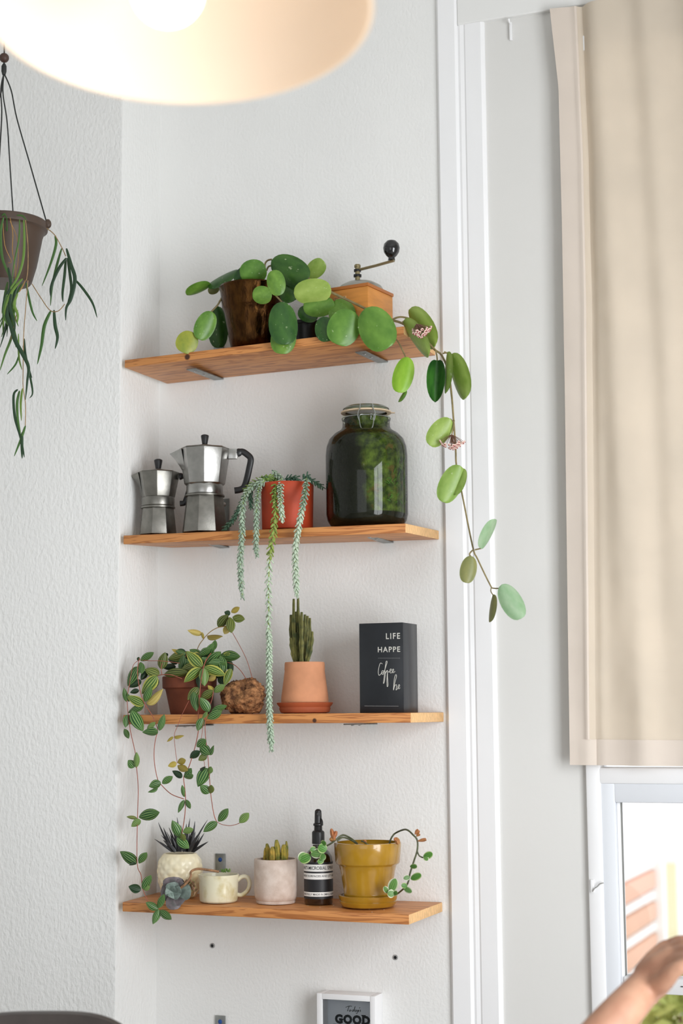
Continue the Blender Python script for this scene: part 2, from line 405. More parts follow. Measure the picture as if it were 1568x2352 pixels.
frame_part('pane_seal', xi + .0067, xi + .0076, WZ0 + .05, zi, .012, .03, pm('grey_putty', (130, 130, 126), .7), 0); frame_part('pane_seal', xi + .0085, WX1 - .031, zi - .0008, zi + .001, .012, .03, MATS['grey_putty'], 0)
zb1, zb0 = W(1500, 2244, 0.01).z, W(1500, 2281, 0.01).z
frame_part('glazing_bar', xi + .007, WX1 - .031, zb0, zb1, -.002, .045, pm('worn_white_paint', (225, 225, 226), .5), bev=.003)
mb = MB()
for px_, w_ in ((1537, 5), (1564, 4), (1590, 5), (1612, 4)):
    p = W(px_, 2266, -.003); mb.box(p.x - .001, p.x + w_ * .001, -.0042, -.0015, p.z - .0009, p.z + .0009)
obj('paint_chip', mb, M_black, win)
G_win = glass('window_glass')
for (x0_, x1_, z0_, z1_) in ((xi + .004, WX1 - .03, zb1, zi), (xi + .004, WX1 - .03, WZ0 + .05, zb0), (xo + .03, WX1 - .03, zt, WZ1 - .05)):
    frame_part('pane', x0_, x1_, z0_, z1_, .022, .026, G_win, bev=0)
# small metal window catch on the left frame post
p = W(1358, 2035, -.0135)
ct = thing('window_catch', 'small white metal hook catch on the left post of the window frame', 'catch', p)
obj('catch_plate', MB().box(-.002, .006, -.003, .0015, -.014, .014), M_gloss, ct, bevel=.0015)
obj('hook', MB().tube(smooth_path([(.003, -.004, -.011), (.008, -.006, -.004), (.014, -.006, 0), (.020, -.006, .006), (.028, -.005, .008)]), .0015, 6), M_screw, ct)
# peg under the head trim
p = W(1173, 72, 0)
hk = thing('wall_hook', 'small white hook on the wall under the head trim left of the blind', 'hook', (p.x, .004, p.z))
obj('back_plate', MB().box(-.003, .003, -.008, 0, -.022, .022), M_gloss, hk, bevel=.001)
obj('hook_arm', MB().tube(smooth_path([(0, -.006, .018), (0, -.018, .018), (0, -.022, .024)]), .0022, 8), M_gloss, hk)

# ================================================================ shelves
SH = {1: ((286, 827), (927, 749), (1000, 799), (384, 865), 19), 2: ((283, 1230), (931, 1202), (1008, 1219), (394, 1239), 21),
      3: ((283, 1642), (943, 1637), (1019, 1636), (360, 1643), 22), 4: ((281, 2072), (939, 2101), (1016, 2072), (346, 2049), 21.5)}
SQ = {}
for k, (fl, fr, br, bl, t) in SH.items():
    FL, FR, BR, BL = W(*fl, -.2), W(*fr, -.2), W(*br, 0), W(*bl, 0)
    for q in (FL, BL): q.x = max(q.x, XL + .004)
    FL.y = FR.y = -.2; BR.y = BL.y = -.001
    SQ[k] = (FL, FR, BR, BL, t * .00098)
def shz(k, x, y):
    FL, FR, BR, BL, t = SQ[k]; u = (x - FL.x) / (FR.x - FL.x); v = (y + .2) / .2
    return (FL.z * (1 - u) + FR.z * u) * (1 - v) + (BL.z * (1 - u) + BR.z * u) * v
kn = {1: [(430, 820, .0085)], 3: [(722, 1655, .006)], 2: [], 4: []}
names = {1: 'topmost pine shelf board with a dark knot near its left end', 2: 'pine shelf board under the coffee pots and moss jar',
         3: 'pine shelf board under the black sign box and rock', 4: 'lowest pine shelf board under the mustard pot and mug'}
for k, (FL, FR, BR, BL, t) in SQ.items():
    dz = V((0, 0, -t)); ks = []
    for px_, py_, r_ in kn[k]:
        q = W(px_, py_, -.2); ks.append((q.x - FL.x, q.y - FL.y, q.z - FL.z, r_))
    mw = wood('shelf_pine', (206, 140, 80), (156, 92, 46), ks)
    mb = MB().hexa([tuple(p + dz - FL) for p in (FL, FR, BR, BL)] + [tuple(p - FL) for p in (FL, FR, BR, BL)])
    o = obj('shelf', mb, mw, None, True, .0015); o.location = FL
    o.data.materials.append(pm('pale_end_grain', (226, 182, 128), .6, var=.14, vscale=90, stretch=(1, 3, 1)))
    for pg in o.data.polygons:
        if abs(pg.normal.x) > .8: pg.material_index = 1
    tag(o, names[k], 'shelf', 'pine shelves in the wall niche'); RM[o] = Matrix.Translation(FL)
# brackets: horizontal leg under the board, upright leg on the wall behind it
def bracket(px_back, k, label, blue=False, solo=None):
    if solo: x, z = solo
    else:
        FL, FR, BR, BL, t = SQ[k]; p = W(px_back, {1: 870, 2: 1250, 3: 1662, 4: 2092}[k], 0); x = p.x; z = shz(k, x, -.01) - t - .0016
    o = thing('shelf_bracket', label, 'bracket', (x, 0, z), 0, 'zinc angle brackets of the shelves')
    mb = MB(); sl = (0 if solo else (shz(k, x, -.19) - shz(k, x, -.01)) / .18)
    if not solo:
        mb.hexa([(-.013, -.155, -.003 - .155 * sl), (.013, -.155, -.003 - .155 * sl), (.013, -.001, -.003), (-.013, -.001, -.003), (-.013, -.155, -.155 * sl), (.013, -.155, -.155 * sl), (.013, -.001, 0), (-.013, -.001, 0)])
    obj('bracket_leg', mb if mb.v else MB().box(-.013, .013, -.12, -.001, -.003, 0), M_zinc, o, bevel=.0008)
    h = .118 if not solo else .1
    mb = MB(); mb.box(-.013, .013, -.004, -.001, 0, h); obj('bracket_leg', mb, M_zinc, o, bevel=.0008)
    for zz, m in ((h - .014, M_blue if blue else M_screw), (h - .062, M_screw)):
        obj('screw', MB().ball((0, -.0045, zz), .0052, 10, 6, (1, .45, 1)), m, o)
    if not solo:
        for yy in (-.13, -.085):
            obj('screw', MB().ball((0, yy, -.0035 + yy * sl), .0045, 10, 6, (1, 1, .4)), M_screw, o)
for k, a_, b_ in ((1, 503, 880), (2, 516, 892), (3, 480, 855), (4, 507, 880)):
    nm = {1: 'topmost shelf', 2: 'shelf with the coffee pots', 3: 'shelf with the black sign box', 4: 'lowest shelf'}[k]
    bracket(a_, k, 'zinc angle bracket holding the left half of the ' + nm, k == 4)
    bracket(b_, k, 'zinc angle bracket holding the right half of the ' + nm)
p = W(507, 2336, 0)
bracket(0, 0, 'zinc bracket with blue screw left on bare wall beside the white frame', True, (p.x, p.z - .096))
# two screw holes with plugs under the lowest shelf
for px_, py_, lb in ((488, 2172, 'left wall plug hole in the bare wall under the lowest shelf'), (908, 2199, 'right wall plug hole in the bare wall under the lowest shelf')):
    p = W(px_, py_, 0)
    o = thing('wall_plug', lb, 'wall plug', (p.x, 0, p.z), 0, 'empty wall plugs under the shelves')
    mb = MB().lathe([(.0036, 0), (.0062, 0), (.006, .0018), (.0036, .0022)], 14, close=False); mb.v = [(x, -z, y) for x, y, z in mb.v]
    obj('collar', mb, pm('grey_plug', (150, 150, 148), .7), o)
    mb = MB().lathe([(.0001, 0), (.004, 0), (.004, .0009), (.0001, .0009)], 12); mb.v = [(x, -z, y) for x, y, z in mb.v]; obj('hole', mb, M_black, o)
#@@PART2

# ================================================================ things on the shelves
def prof(pxc, y, base_z, rows):
    """(radius px, py) rows -> local (r, z) rows"""
    out = []
    for r, py in rows:
        p = W(pxc, py, y); out.append((r * mpp(pxc, py, y), p.z - base_z))
    return out
def on_shelf(k, pxc, py, y):
    p = W(pxc, py, y); return V((p.x, y, max(shz(k, p.x + a_, y + c_) for a_ in (-.05, .05) for c_ in (-.05, .05)) + .0006))
def ground(pr):
    """make the first row sit exactly on z=0"""
    z0 = pr[0][1]; return [(r, (z - z0)) for r, z in pr]

# ---- coffee pots
def moka(label, pxc, y, k, d, group):
    b = on_shelf(k, pxc, d['base'][-1][1], y)
    t = thing('moka_pot', label, 'coffee pot', b, YAW, group)
    P = lambda rows: prof(pxc, y, b.z, rows)
    s = mpp(pxc, d['base'][0][1], y)
    def oct_(rows, rot):
        rr = P(rows); return MB().lathe([(r, max(z, 0)) for r, z in rr], 8, rot)
    rows = d['base'][::-1]
    pr = P(rows); pr[0] = (pr[0][0], 0.0)
    obj('boiler', MB().lathe(pr, 8, math.radians(-90 - 12)), d['m2'], t, True, .0012)
    pr = P(d['band'][::-1]); obj('collar', MB().lathe(pr, 40), d['m'], t, True, .0008)
    pr = P(d['ring']); obj('gasket_ring', MB().lathe(pr[::-1], 40), M_dark_rubber if False else d['m2'], t, True)
    # upper pot with its pouring spout
    pr = P(d['upper'][::-1]); mb = MB().lathe(pr, 8, math.radians(-90 + 3), close=True)
    obj('upper_pot', mb, d['m'], t, True, .0012)
    rt, zt_ = pr[-1]; rb, zb_ = pr[0]
    sx = (d['spout'][0] - pxc) * s; sz = W(pxc, d['spout'][1], y).z - b.z
    mb = MB(); zb2 = zb_ + (zt_ - zb_) * .18; f = lambda z: rb + (rt - rb) * (z - zb_) / (zt_ - zb_)
    n = 7; vs = []
    for i in range(n + 1):
        q = i / n; tip = V((sx + (1 - q) * 0, 0, sz)) if i == n else None
        z = zb2 + (zt_ - zb2) * q; reach = -f(z) * .93 + (sx + f(zt_)) * (q ** 1.25); hw = (.30 + .16 * q) * rt * .9
        vs += [(-f(z) * .88, -hw, z), (reach, -hw * .10, z + (sz - zt_) * q ** 3), (reach, hw * .10, z + (sz - zt_) * q ** 3), (-f(z) * .88, hw, z)]
    fs = []
    for i in range(n):
        for j in range(4):
            j2 = (j + 1) % 4; fs.append((i * 4 + j, i * 4 + j2, i * 4 + 4 + j2, i * 4 + 4 + j))
    fs += [(0, 1, 2, 3), (n * 4, n * 4 + 1, n * 4 + 2, n * 4 + 3)]
    obj('spout', mb.add(vs, fs), d['m'], t, True)
    pr = P(d['lid']); obj('lid', MB().lathe(pr, 8, math.radians(-87)), d['m2'], t, True, .0008)
    pr = P(d['knob']); obj('lid_knob', MB().lathe(pr, 10), M_black, t, True, .0008)
    # handle: metal bracket and black grip
    q = lambda px, py: ((px - pxc) * s, 0, W(pxc, py, y).z - b.z)
    x0, x1, ya, yb = d['brk']; A, B = q(x0, ya), q(x1, yb)
    obj('handle_bracket', MB().box(A[0], B[0], -.006, .006, B[2], A[2]), d['m'], t, True, .001)
    hp = smooth_path([q(*p) for p in d['handle']], 5)
    wd = d['hw'] * s
    obj('handle', MB().tube(hp, [wd * (1.25 if i < 4 else 1.0) for i in range(len(hp))], 10, ((0, 1, 0), .62)), M_black, t, True)
    mb = MB().ball((0, 0, 0), .005, 10, 6); vz = b.z + pr[0][1] * .32
    obj('safety_valve', MB().tube([(-.35 * pr[0][0], -d['base'][0][0] * s * .9, d['vz']), (-.35 * pr[0][0], -d['base'][0][0] * s * 1.08, d['vz'])], .004, 8), M_screw, t) if d.get('valve') else None
    return t
S5 = lambda x, y: (280 + x / 4.9, 980 + y / 4.9)
moka('larger octagonal aluminium coffee pot with black handle beside the trailing succulent', 469.8, -.135, 2, dict(
    base=[(43, 1137), (54, 1222)], band=[(41, 1114), (42, 1117), (42, 1135), (40, 1138)], ring=[(43, 1136), (46, 1138), (46, 1141), (43, 1142)],
    upper=[(59, 1033), (47, 1112), (42, 1116)], spout=S5(515, 305), lid=[(59, 1033), (57, 1030), (30, 1026), (8, 1021), (5, 1019)],
    knob=[(6, 1021), (6.5, 1019), (9.5, 1002), (9, 1000), (4, 998)], brk=(524, 544, 1032, 1055),
    handle=[S5(1290, 305), S5(1350, 285), S5(1410, 320), S5(1448, 370), S5(1430, 480), S5(1405, 590), S5(1375, 680), S5(1330, 712), S5(1265, 722)], hw=7.6,
    m=M_alu, m2=M_alu_dark, vz=.04), 'aluminium stovetop coffee pots')
moka('smaller octagonal aluminium coffee pot at the left end of the shelf', 362.5, -.12, 2, dict(
    base=[(38, 1169), (45, 1225)], band=[(37, 1143), (38, 1146), (38, 1162), (36, 1164)], ring=[(37, 1163), (39.5, 1165), (39.5, 1168), (37, 1169)],
    upper=[(50, 1087), (39, 1141), (37, 1145)], spout=S5(85, 552), lid=[(50, 1087), (48, 1085), (25, 1081), (8, 1077), (5, 1076)],
    knob=[(6, 1078), (6.5, 1076), (10, 1058), (9, 1056), (4, 1054)], brk=(408, 410, 1089, 1101),
    handle=[S5(640, 565), S5(690, 560), S5(745, 580), S5(770, 640), S5(750, 730), S5(725, 810), S5(700, 860), S5(650, 868)], hw=6.5,
    m=M_alu_dark, m2=M_alu_dark, vz=.03), 'aluminium stovetop coffee pots')

# ---- jar of moss
pxc, y = 843, -.1
b = on_shelf(2, pxc, 1202, y)
jar = thing('moss_jar', 'big clip-top glass jar full of green moss at the right shelf end', 'jar', b, YAW)
rows = [(70, 1206), (84, 1200), (91, 1189), (94, 1175), (94, 1040), (92, 1020), (86, 1003), (74, 990), (60, 982), (55, 975), (54, 962), (56, 958), (56, 951)]
pr = ground(prof(pxc, y, b.z, rows))
mb = MB().lathe(pr, 56, close=False); inner = [(max(r - .0025, .001), z + (.003 if i == 0 else 0)) for i, (r, z) in enumerate(pr)]
G_jar = glass('jar_glass', (236, 244, 222), .015, 1.42)
obj('jar_body', MB().lathe([(.001, 0)] + pr, 56, close=False), G_jar, jar)
# moss filling: lumpy mass against the glass, dark soil below
m_moss = pm('jar_moss', (44, 56, 22), .9, col2=(106, 122, 50), vscale=60, bump=1.0, bscale=170, bdist=.006, vdetail=6, vlo=.38, vhi=.68)
N, L = nodes(m_moss); bs = N['Principled BSDF']; prev = bs.inputs['Base Color'].links[0].from_socket
tc = N.new('ShaderNodeTexCoord'); nz = N.new('ShaderNodeTexNoise'); nz.inputs['Scale'].default_value = 38; nz.inputs['Detail'].default_value = 4; L.new(tc.outputs['Object'], nz.inputs['Vector'])
mr = N.new('ShaderNodeMapRange'); mr.inputs['From Min'].default_value = .60; mr.inputs['From Max'].default_value = .68; L.new(nz.outputs['Fac'], mr.inputs[0])
mx = N.new('ShaderNodeMixRGB'); L.new(mr.outputs[0], mx.inputs[0]); L.new(prev, mx.inputs[1]); mx.inputs[2].default_value = lin((104, 82, 40))
# shade on the left side of the filling, painted near-black into the moss colour
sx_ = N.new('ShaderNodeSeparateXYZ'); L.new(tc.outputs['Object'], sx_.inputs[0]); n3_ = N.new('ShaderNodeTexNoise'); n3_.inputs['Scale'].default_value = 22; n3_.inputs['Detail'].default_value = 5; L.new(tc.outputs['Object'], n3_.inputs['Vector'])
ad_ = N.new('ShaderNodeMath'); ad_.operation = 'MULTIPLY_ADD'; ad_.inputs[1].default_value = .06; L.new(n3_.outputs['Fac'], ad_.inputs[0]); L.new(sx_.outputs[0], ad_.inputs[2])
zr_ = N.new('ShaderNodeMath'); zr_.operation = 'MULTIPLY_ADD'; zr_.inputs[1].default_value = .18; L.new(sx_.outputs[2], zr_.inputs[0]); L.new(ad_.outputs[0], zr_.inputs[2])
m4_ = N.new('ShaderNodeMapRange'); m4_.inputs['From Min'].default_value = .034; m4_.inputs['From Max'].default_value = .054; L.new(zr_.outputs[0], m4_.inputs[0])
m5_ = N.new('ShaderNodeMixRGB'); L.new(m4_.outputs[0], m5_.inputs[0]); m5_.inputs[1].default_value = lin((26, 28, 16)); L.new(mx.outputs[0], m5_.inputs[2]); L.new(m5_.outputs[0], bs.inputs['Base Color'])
def lumpy(rows, seg, amp, freq, seed):
    mb = MB().lathe(rows, seg); o_ = V((seed, seed * 1.7, 0))
    out = []
    for v in mb.v:
        p = V(v); rad = V((p.x, p.y, 0)); nrm = rad.normalized() if rad.length > 1e-6 else V((0, 0, 1))
        out.append(tuple(p - nrm * (amp * abs(noise.noise(p * freq + o_)) + amp * .5 * abs(noise.noise(p * freq * 2.7 + o_)))))
    mb.v = out; return mb
fill = []
for i in range(len(pr) - 1):
    for q in range(6):
        t_ = q / 6; fill.append((pr[i][0] * (1 - t_) + pr[i + 1][0] * t_ - .0035, pr[i][1] * (1 - t_) + pr[i + 1][1] * t_))
fill = [(max(r, .002), z) for r, z in fill]
moss = [(r, z) for r, z in fill if z > .030]; soil = [(r - .0005, z) for r, z in fill if .004 < z <= .036]
moss += [(moss[-1][0] * .6, moss[-1][1] + .002), (.001, moss[-1][1] + .004)]
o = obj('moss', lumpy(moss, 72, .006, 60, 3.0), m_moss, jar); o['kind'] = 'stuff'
o = obj('soil', lumpy(soil, 64, .003, 90, 5.0), pm('jar_soil', (22, 20, 14), .95, var=.5, vscale=120), jar); o['kind'] = 'stuff'
zn = lambda py: W(pxc, py, y).z - b.z
s = mpp(pxc, 950, y)
# fern sprigs pressed inside
mb = MB()
for i in range(40):
    a = random.uniform(-1.15, .1); z = random.uniform(.05, .15); r = .0895
    p0 = V((r * math.cos(a), r * math.sin(a), z)); p1 = V((r * math.cos(a + .12), r * math.sin(a + .12), z + random.uniform(-.01, .02))); mb.tube([p0, (p0 + p1) / 2 * 1.01, p1], [.0004, .0011, .0003], 5)
obj('moss_sprig', mb, pm('sprig', (84, 132, 40), .7, rnd=.1), jar)['kind'] = 'stuff'
obj('jar_lid', MB().lathe([(.001, zn(946)), (50 * s, zn(947)), (52 * s, zn(944)), (51 * s, zn(938)), (47 * s, zn(935)), (44 * s, zn(936)), (.001, zn(937.5))], 48, close=False), pm('misted_lid_glass', (112, 122, 100), .14, coat=.5, var=.15, vscale=50), jar)
obj('sealing_ring', MB().lathe([(48 * s, zn(950)), (58 * s, zn(949.5)), (58 * s, zn(946.5)), (48 * s, zn(946))], 48, close=False), pm('cream_rubber', (214, 190, 160), .6), jar)
obj('ring_tab', MB().box(57 * s, 66 * s, -.004, .004, zn(949.5), zn(947.5)), MATS['cream_rubber'], jar, bevel=.0004)
def hoop(r, z, th, m, nm):
    pts = [(r * math.cos(2 * math.pi * i / 40), r * math.sin(2 * math.pi * i / 40), z) for i in range(41)]
    return obj(nm, MB().tube(pts, th, 6, cap=False), m, jar)
M_wire = pm('steel_wire', (165, 170, 168), .3, metal=1.0)
hoop(55.5 * s, zn(962), .0014, M_wire, 'neck_wire'); hoop(52.5 * s, zn(940), .0012, M_wire, 'lid_wire')
for sx in (-1, 1):
    ang = lambda dx: (dx * s, -math.sqrt(max((57 * s) ** 2 - (dx * s) ** 2, 1e-6)) - .002)
    c5 = lambda dx, py, out=0: (ang(dx)[0], ang(dx)[1] - out, zn(py))
    obj('bail_wire', MB().tube(smooth_path([c5(sx * 14, 938), c5(sx * 15, 948, .002), c5(sx * 19, 957, .004), c5(sx * 19, 968, .006), c5(sx * 16, 977, .006)]), .0013, 6), M_wire, jar)
    obj('clasp', MB().tube(smooth_path([c5(sx * 8, 962), c5(sx * 15, 964, .003), c5(sx * 16, 976, .006), c5(sx * 12, 994, .008), c5(sx * 2, 996, .008), c5(0, 996, .008)]), .0013, 6), M_wire, jar)

# ---- wooden coffee grinder on the top shelf
y = -.105
b = on_shelf(1, 829, 770, y)
gr = thing('coffee_grinder', 'wooden box coffee grinder with black knob crank behind round leaves', 'coffee grinder', b, math.radians(-9))
hb = W(833, 668, y).z - b.z; hx, hy = .054, .062
m_beech = pm('honey_beech', (200, 132, 56), .42, var=.12, vscale=14, stretch=(1, 1, 6))
obj('box_body', MB().box(-hx + .002, hx - .002, -hy + .002, hy - .002, .012, hb - .008), m_beech, gr, bevel=.0015)
obj('base_plate', MB().box(-hx - .004, hx + .004, -hy - .004, hy + .004, 0, .012), m_beech, gr, bevel=.003)
obj('top_plate', MB().box(-hx, hx, -hy, hy, hb - .008, hb), pm('darker_beech', (170, 102, 44), .42, var=.1, vscale=14), gr, bevel=.0015)
dr = obj('drawer', MB().box(-.036, .036, -hy - .001, -hy + .03, .018, .055), m_beech, gr, bevel=.0015)
obj('drawer_knob', MB().ball((0, -hy - .009, .037), .008), M_black, dr)
mb = MB().lathe([(.052, hb), (.052, hb + .004), (.048, hb + .010), (.034, hb + .018), (.014, hb + .023), (.006, hb + .024)], 36)
obj('metal_dome', mb, pm('brushed_dome', (170, 168, 160), .35, metal=.9), gr)
zc = lambda py: W(823, py, y).z - b.z
M_brass = pm('dull_brass', (150, 138, 104), .4, metal=.8)
obj('shaft', MB().tube([(-.008, 0, hb + .02), (-.008, 0, zc(607))], .0058, 12), M_brass, gr)
for py_, r_ in ((611, .0085), (621, .0095), (633, .0105)):
    obj('shaft_nut', MB().lathe([(r_, zc(py_ + 2.5)), (r_, zc(py_ - 2.5))], 6, cx=-.008), M_brass if py_ == 611 else M_black, gr, bevel=.0008)
e = V((.084, .008, zc(609)))
obj('crank_arm', MB().tube([(-.008, 0, zc(620)), (.04, .004, zc(615)), tuple(e)], .0058, 8, ((0, 0, 1), .5)), M_brass, gr)
obj('crank_knob', MB().lathe([(.0085, e.z + .002), (.0075, e.z + .008), (.012, e.z + .012), (.0175, e.z + .020), (.0195, e.z + .030), (.0175, e.z + .040), (.011, e.z + .047), (.001, e.z + .049)], 28, cx=e.x - .006, cy=e.y), pm('black_lacquer', (14, 15, 18), .12, coat=.6), gr)
pl = obj('maker_plate', MB().box(-.036, -.004, -hy - .0004, -hy + .002, hb - .044, hb - .024), pm('plate_tan', (196, 150, 96), .5), gr, bevel=.0004)
mb = MB()
for i in range(7):
    x = -.033 + i * .0042; mb.tube([(x, -hy - .001, hb - .038), (x + .002, -hy - .001, hb - .029), (x + .0035, -hy - .001, hb - .037)], .0006, 4)
mb.box(-.034, -.006, -hy - .001, -hy, hb - .0415, hb - .0405); mb.box(-.034, -.006, -hy - .001, -hy, hb - .0265, hb - .0258)
obj('lettering', mb, pm('oxblood_print', (96, 40, 40), .5), pl)

# ---- added black pot, standing in for the shaded gap behind the leaves
b = on_shelf(1, 700, 770, -.10)
o = thing('shade_gap_pot', 'added low black pot filling the shaded gap between hoya leaves and wooden grinder', 'plant pot', b)
obj('pot_wall', MB().lathe([(.036, 0), (.043, .052), (.046, .052), (.046, .060), (.042, .060), (.040, .05), (.034, .01), (.001, .01)], 28), M_black, o)
obj('soil', MB().lathe([(.0395, .045), (.03, .049), (.001, .051)], 20), M_soil, o)['kind'] = 'stuff'

# ---- black sign box
y0 = -.165
FLb, FRb = W(826, 1636, y0), W(928, 1636, y0); zb = shz(3, .25, -.12)
bx = thing('sign_box', 'tall black box sign with white lettering at the right shelf end', 'sign', (FLb.x, y0, zb), math.radians(-1.0))
wd = (FRb - FLb).length; ht = W(870, 1431, y0).z - zb; dp = .094
m_sign = pm('blackboard_black', (27, 30, 35), .3, var=.1, vscale=30)
obj('box_body', MB().box(0, wd, 0, dp, 0, ht), m_sign, bx, bevel=.0012)
m_white = pm('white_print', (206, 204, 196), .6)
S2 = lambda x, yy: (600 + x / 3.5636, 1360 + yy / 3.5636)
def onface(x, yy):
    q = loc_(bx, W(*S2(x, yy), y0)); return V((q.x, -.0004, q.z))
for body, xr, yb_, cap, sp in (('LIFE', 1138, 385, 48, 1.25), ('HAPPE', 1139, 493, 44, 1.2)):
    me = text_mesh(body, 1, .012, .0, sp); xs = [v.co.x for v in me.vertices]; ys = [v.co.y for v in me.vertices]
    h_ = max(ys) - min(ys); p1 = onface(xr, yb_); p0 = onface(1022 if body == 'LIFE' else 955, yb_); p2 = onface(xr, yb_ - cap)
    sx = (p1.x - p0.x) / (max(xs) - min(xs)); sz = (p2.z - p1.z) / h_
    for v in me.vertices: v.co = V((p0.x + (v.co.x - min(xs)) * sx, -.0006, p0.z + (v.co.y - min(ys)) * sz))
    link('lettering', me, m_white, bx)
def strokes(root, lines, fn, r, m, name='lettering'):
    mb = MB()
    for l in lines: mb.tube(smooth_path([fn(*p) for p in l], 4), r, 5)
    return obj(name, mb, m, root)
strokes(bx, [[(992, 588), (975, 582), (962, 620), (958, 660), (966, 682), (985, 662)], [(985, 662), (990, 645), (1001, 645), (1001, 668), (991, 674), (986, 662), (1003, 655), (1020, 610), (1031, 572), (1022, 570), (1012, 640), (1004, 715), (1000, 748), (1008, 735), (1014, 690), (1018, 655), (1035, 640)],
            [(1018, 665), (1034, 640), (1034, 690), (1038, 760), (1031, 772), (1029, 720), (1034, 660), (1048, 652)], [(1046, 655), (1064, 640), (1062, 628), (1053, 640), (1058, 662), (1074, 655), (1084, 640), (1081, 629), (1073, 642), (1078, 661), (1097, 648)],
            [(1084, 802), (1093, 745), (1108, 690), (1101, 676), (1091, 705), (1085, 760), (1083, 802), (1093, 768), (1107, 757), (1108, 778), (1104, 802), (1120, 786)], [(1118, 788), (1134, 768), (1129, 757), (1120, 776), (1127, 792), (1138, 782)]], onface, .0006, m_white)
mb = MB(); dots = [onface(960 + i * 9.6, 541) for i in range(19)]
for q in dots: mb.box(q.x - .0005, q.x + .0005, -.0006, .0002, q.z - .0005, q.z + .0005)
obj('dotted_line', mb, pm('grey_print', (140, 140, 140), .6), bx)
strokes(bx, [[(845, 932), (1125, 934)]], onface, .0005, MATS['grey_print'], 'line')

# ---- rock
pxc, y = 560, -.12
b = on_shelf(3, pxc, 1636, y); s = mpp(pxc, 1600, y)
o = thing('rock', 'rough brown rock between the striped trailing plant and terracotta cactus pot', 'rock', b)
mb = MB(); zc_ = 41 * s
mb.ball((0, 0, 0), 1, 60, 40); out = []
for v in mb.v:
    p = V(v); n1 = noise.noise(p * 1.4 + V((4, 1, 2))); n2 = noise.noise(p * 3.5 + V((1, 7, 2))); n3 = abs(noise.noise(p * 8)); n4 = noise.noise(p * 17)
    k = 1 + .16 * n1 + .13 * n2 - .14 * n3 + .08 * n4 + .05 * noise.noise(p * 34)
    q = V((p.x * 54 * s * k, p.y * .05 * k, p.z * 42 * s * k * (1.0 if p.z > 0 else .98)))
    out.append((q.x, q.y, max(q.z + zc_ * .93, 0)))
mb.v = out
obj('stone', mb, pm('ochre_rock', (84, 50, 26), .85, col2=(196, 140, 92), vscale=60, bump=1.0, bscale=130, bdist=.007, vdetail=7), o, True, angle=80)

# ---- S4: concrete pot, mug, mustard pot, pineapple pot, bottle
def lathe_pot(rows_out, wall, seg=40, floor_at=None):
    """outer profile bottom->top, then back down inside"""
    inner = [(max(r - wall, .002), z) for r, z in rows_out[::-1]]
    zf = rows_out[0][1] + wall
    inner = [(r, max(z, zf)) for r, z in inner if z > zf] + [(.001, zf)]
    return MB().lathe(rows_out + inner, seg, close=False).add([], [])
y = -.115; pxc = 633.5
b = on_shelf(4, pxc, 2064, y)
cp = thing('cactus_pot', 'pinkish concrete cup with small golden cacti beside the dark bottle', 'potted plant', b, YAW)
pr = ground(prof(pxc, y, b.z, [(44, 2064), (45, 2060), (43.5, 2058), (46, 2056), (49, 2048), (50, 2035), (50, 1966), (49, 1963)]))
obj('cup', lathe_pot([(.001, 0)] + pr, .005), pm('pink_concrete', (214, 198, 186), .75, col2=(196, 176, 162), vscale=45, bump=.2, bscale=300, vdetail=6), cp)
ztop = pr[-1][1]
obj('soil', lumpy([(.044, ztop - .02), (.0435, ztop - .010), (.03, ztop - .006), (.001, ztop - .005)], 30, .003, 90, 2), M_soil, cp)['kind'] = 'stuff'
m_gold = pm('golden_cactus', (104, 112, 44), .7, col2=(186, 156, 62), vscale=60, rnd=.18, vdetail=5)
def cactus_col(pts, radii, ribs=6, depth=.18, seg=24, mat=None, root=None, name='cactus_stem', bumps=0.0):
    pts = smooth_path(pts, 5); n = len(pts); vs = []; fs = []
    for i, p in enumerate(pts):
        q = i / (n - 1); k = q * (len(radii) - 1); a_ = int(min(k, len(radii) - 2)); r = radii[a_] * (1 - (k - a_)) + radii[a_ + 1] * (k - a_)
        t_ = (pts[min(i + 1, n - 1)] - pts[max(i - 1, 0)]).normalized(); xx = t_.orthogonal().normalized() if abs(t_.z) < .9 else (V((1, 0, 0)) - t_ * t_.x).normalized(); yy = t_.cross(xx)
        for k2 in range(seg):
            a2 = 2 * math.pi * k2 / seg; rr = r * (1 - depth * (.5 - .5 * math.cos(ribs * a2))) * (1 + bumps * math.sin(i * 2.1) * math.cos(ribs * a2))
            vs.append(p + xx * rr * math.cos(a2) + yy * rr * math.sin(a2))
    for i in range(n - 1):
        for k2 in range(seg):
            k3 = (k2 + 1) % seg; fs.append((i * seg + k2, i * seg + k3, (i + 1) * seg + k3, (i + 1) * seg + k2))
    fs += [tuple(range(seg)), tuple((n - 1) * seg + k2 for k2 in range(seg))]
    return obj(name, MB().add(vs, fs), mat, root, True, angle=60)
S4z = lambda x, yy: (560 + x / 3.267, 1840 + yy / 3.267)
for (bx_, by_, tx_, ty_, r_) in ((185, 405, 172, 318, 17), (215, 408, 215, 342, 24), (258, 408, 243, 290, 20), (300, 405, 298, 326, 23), (318, 400, 318, 300, 11), (150, 405, 160, 350, 11)):
    dy = -.012 if r_ > 18 else .006; s_ = mpp(633, 1960, y) / 3.267
    A = loc_(cp, W(*S4z(bx_, by_), y + dy)); B = loc_(cp, W(*S4z(tx_, ty_), y + dy)); A.z = ztop - .010
    cactus_col([A, (A + B) / 2 + V((.001, 0, 0)), B], [r_ * s_ * .8, r_ * s_, r_ * s_ * 1.1, r_ * s_ * 1.1, r_ * s_ * .95, r_ * s_ * .4], 8, .22, 32, m_gold, cp, bumps=.08)

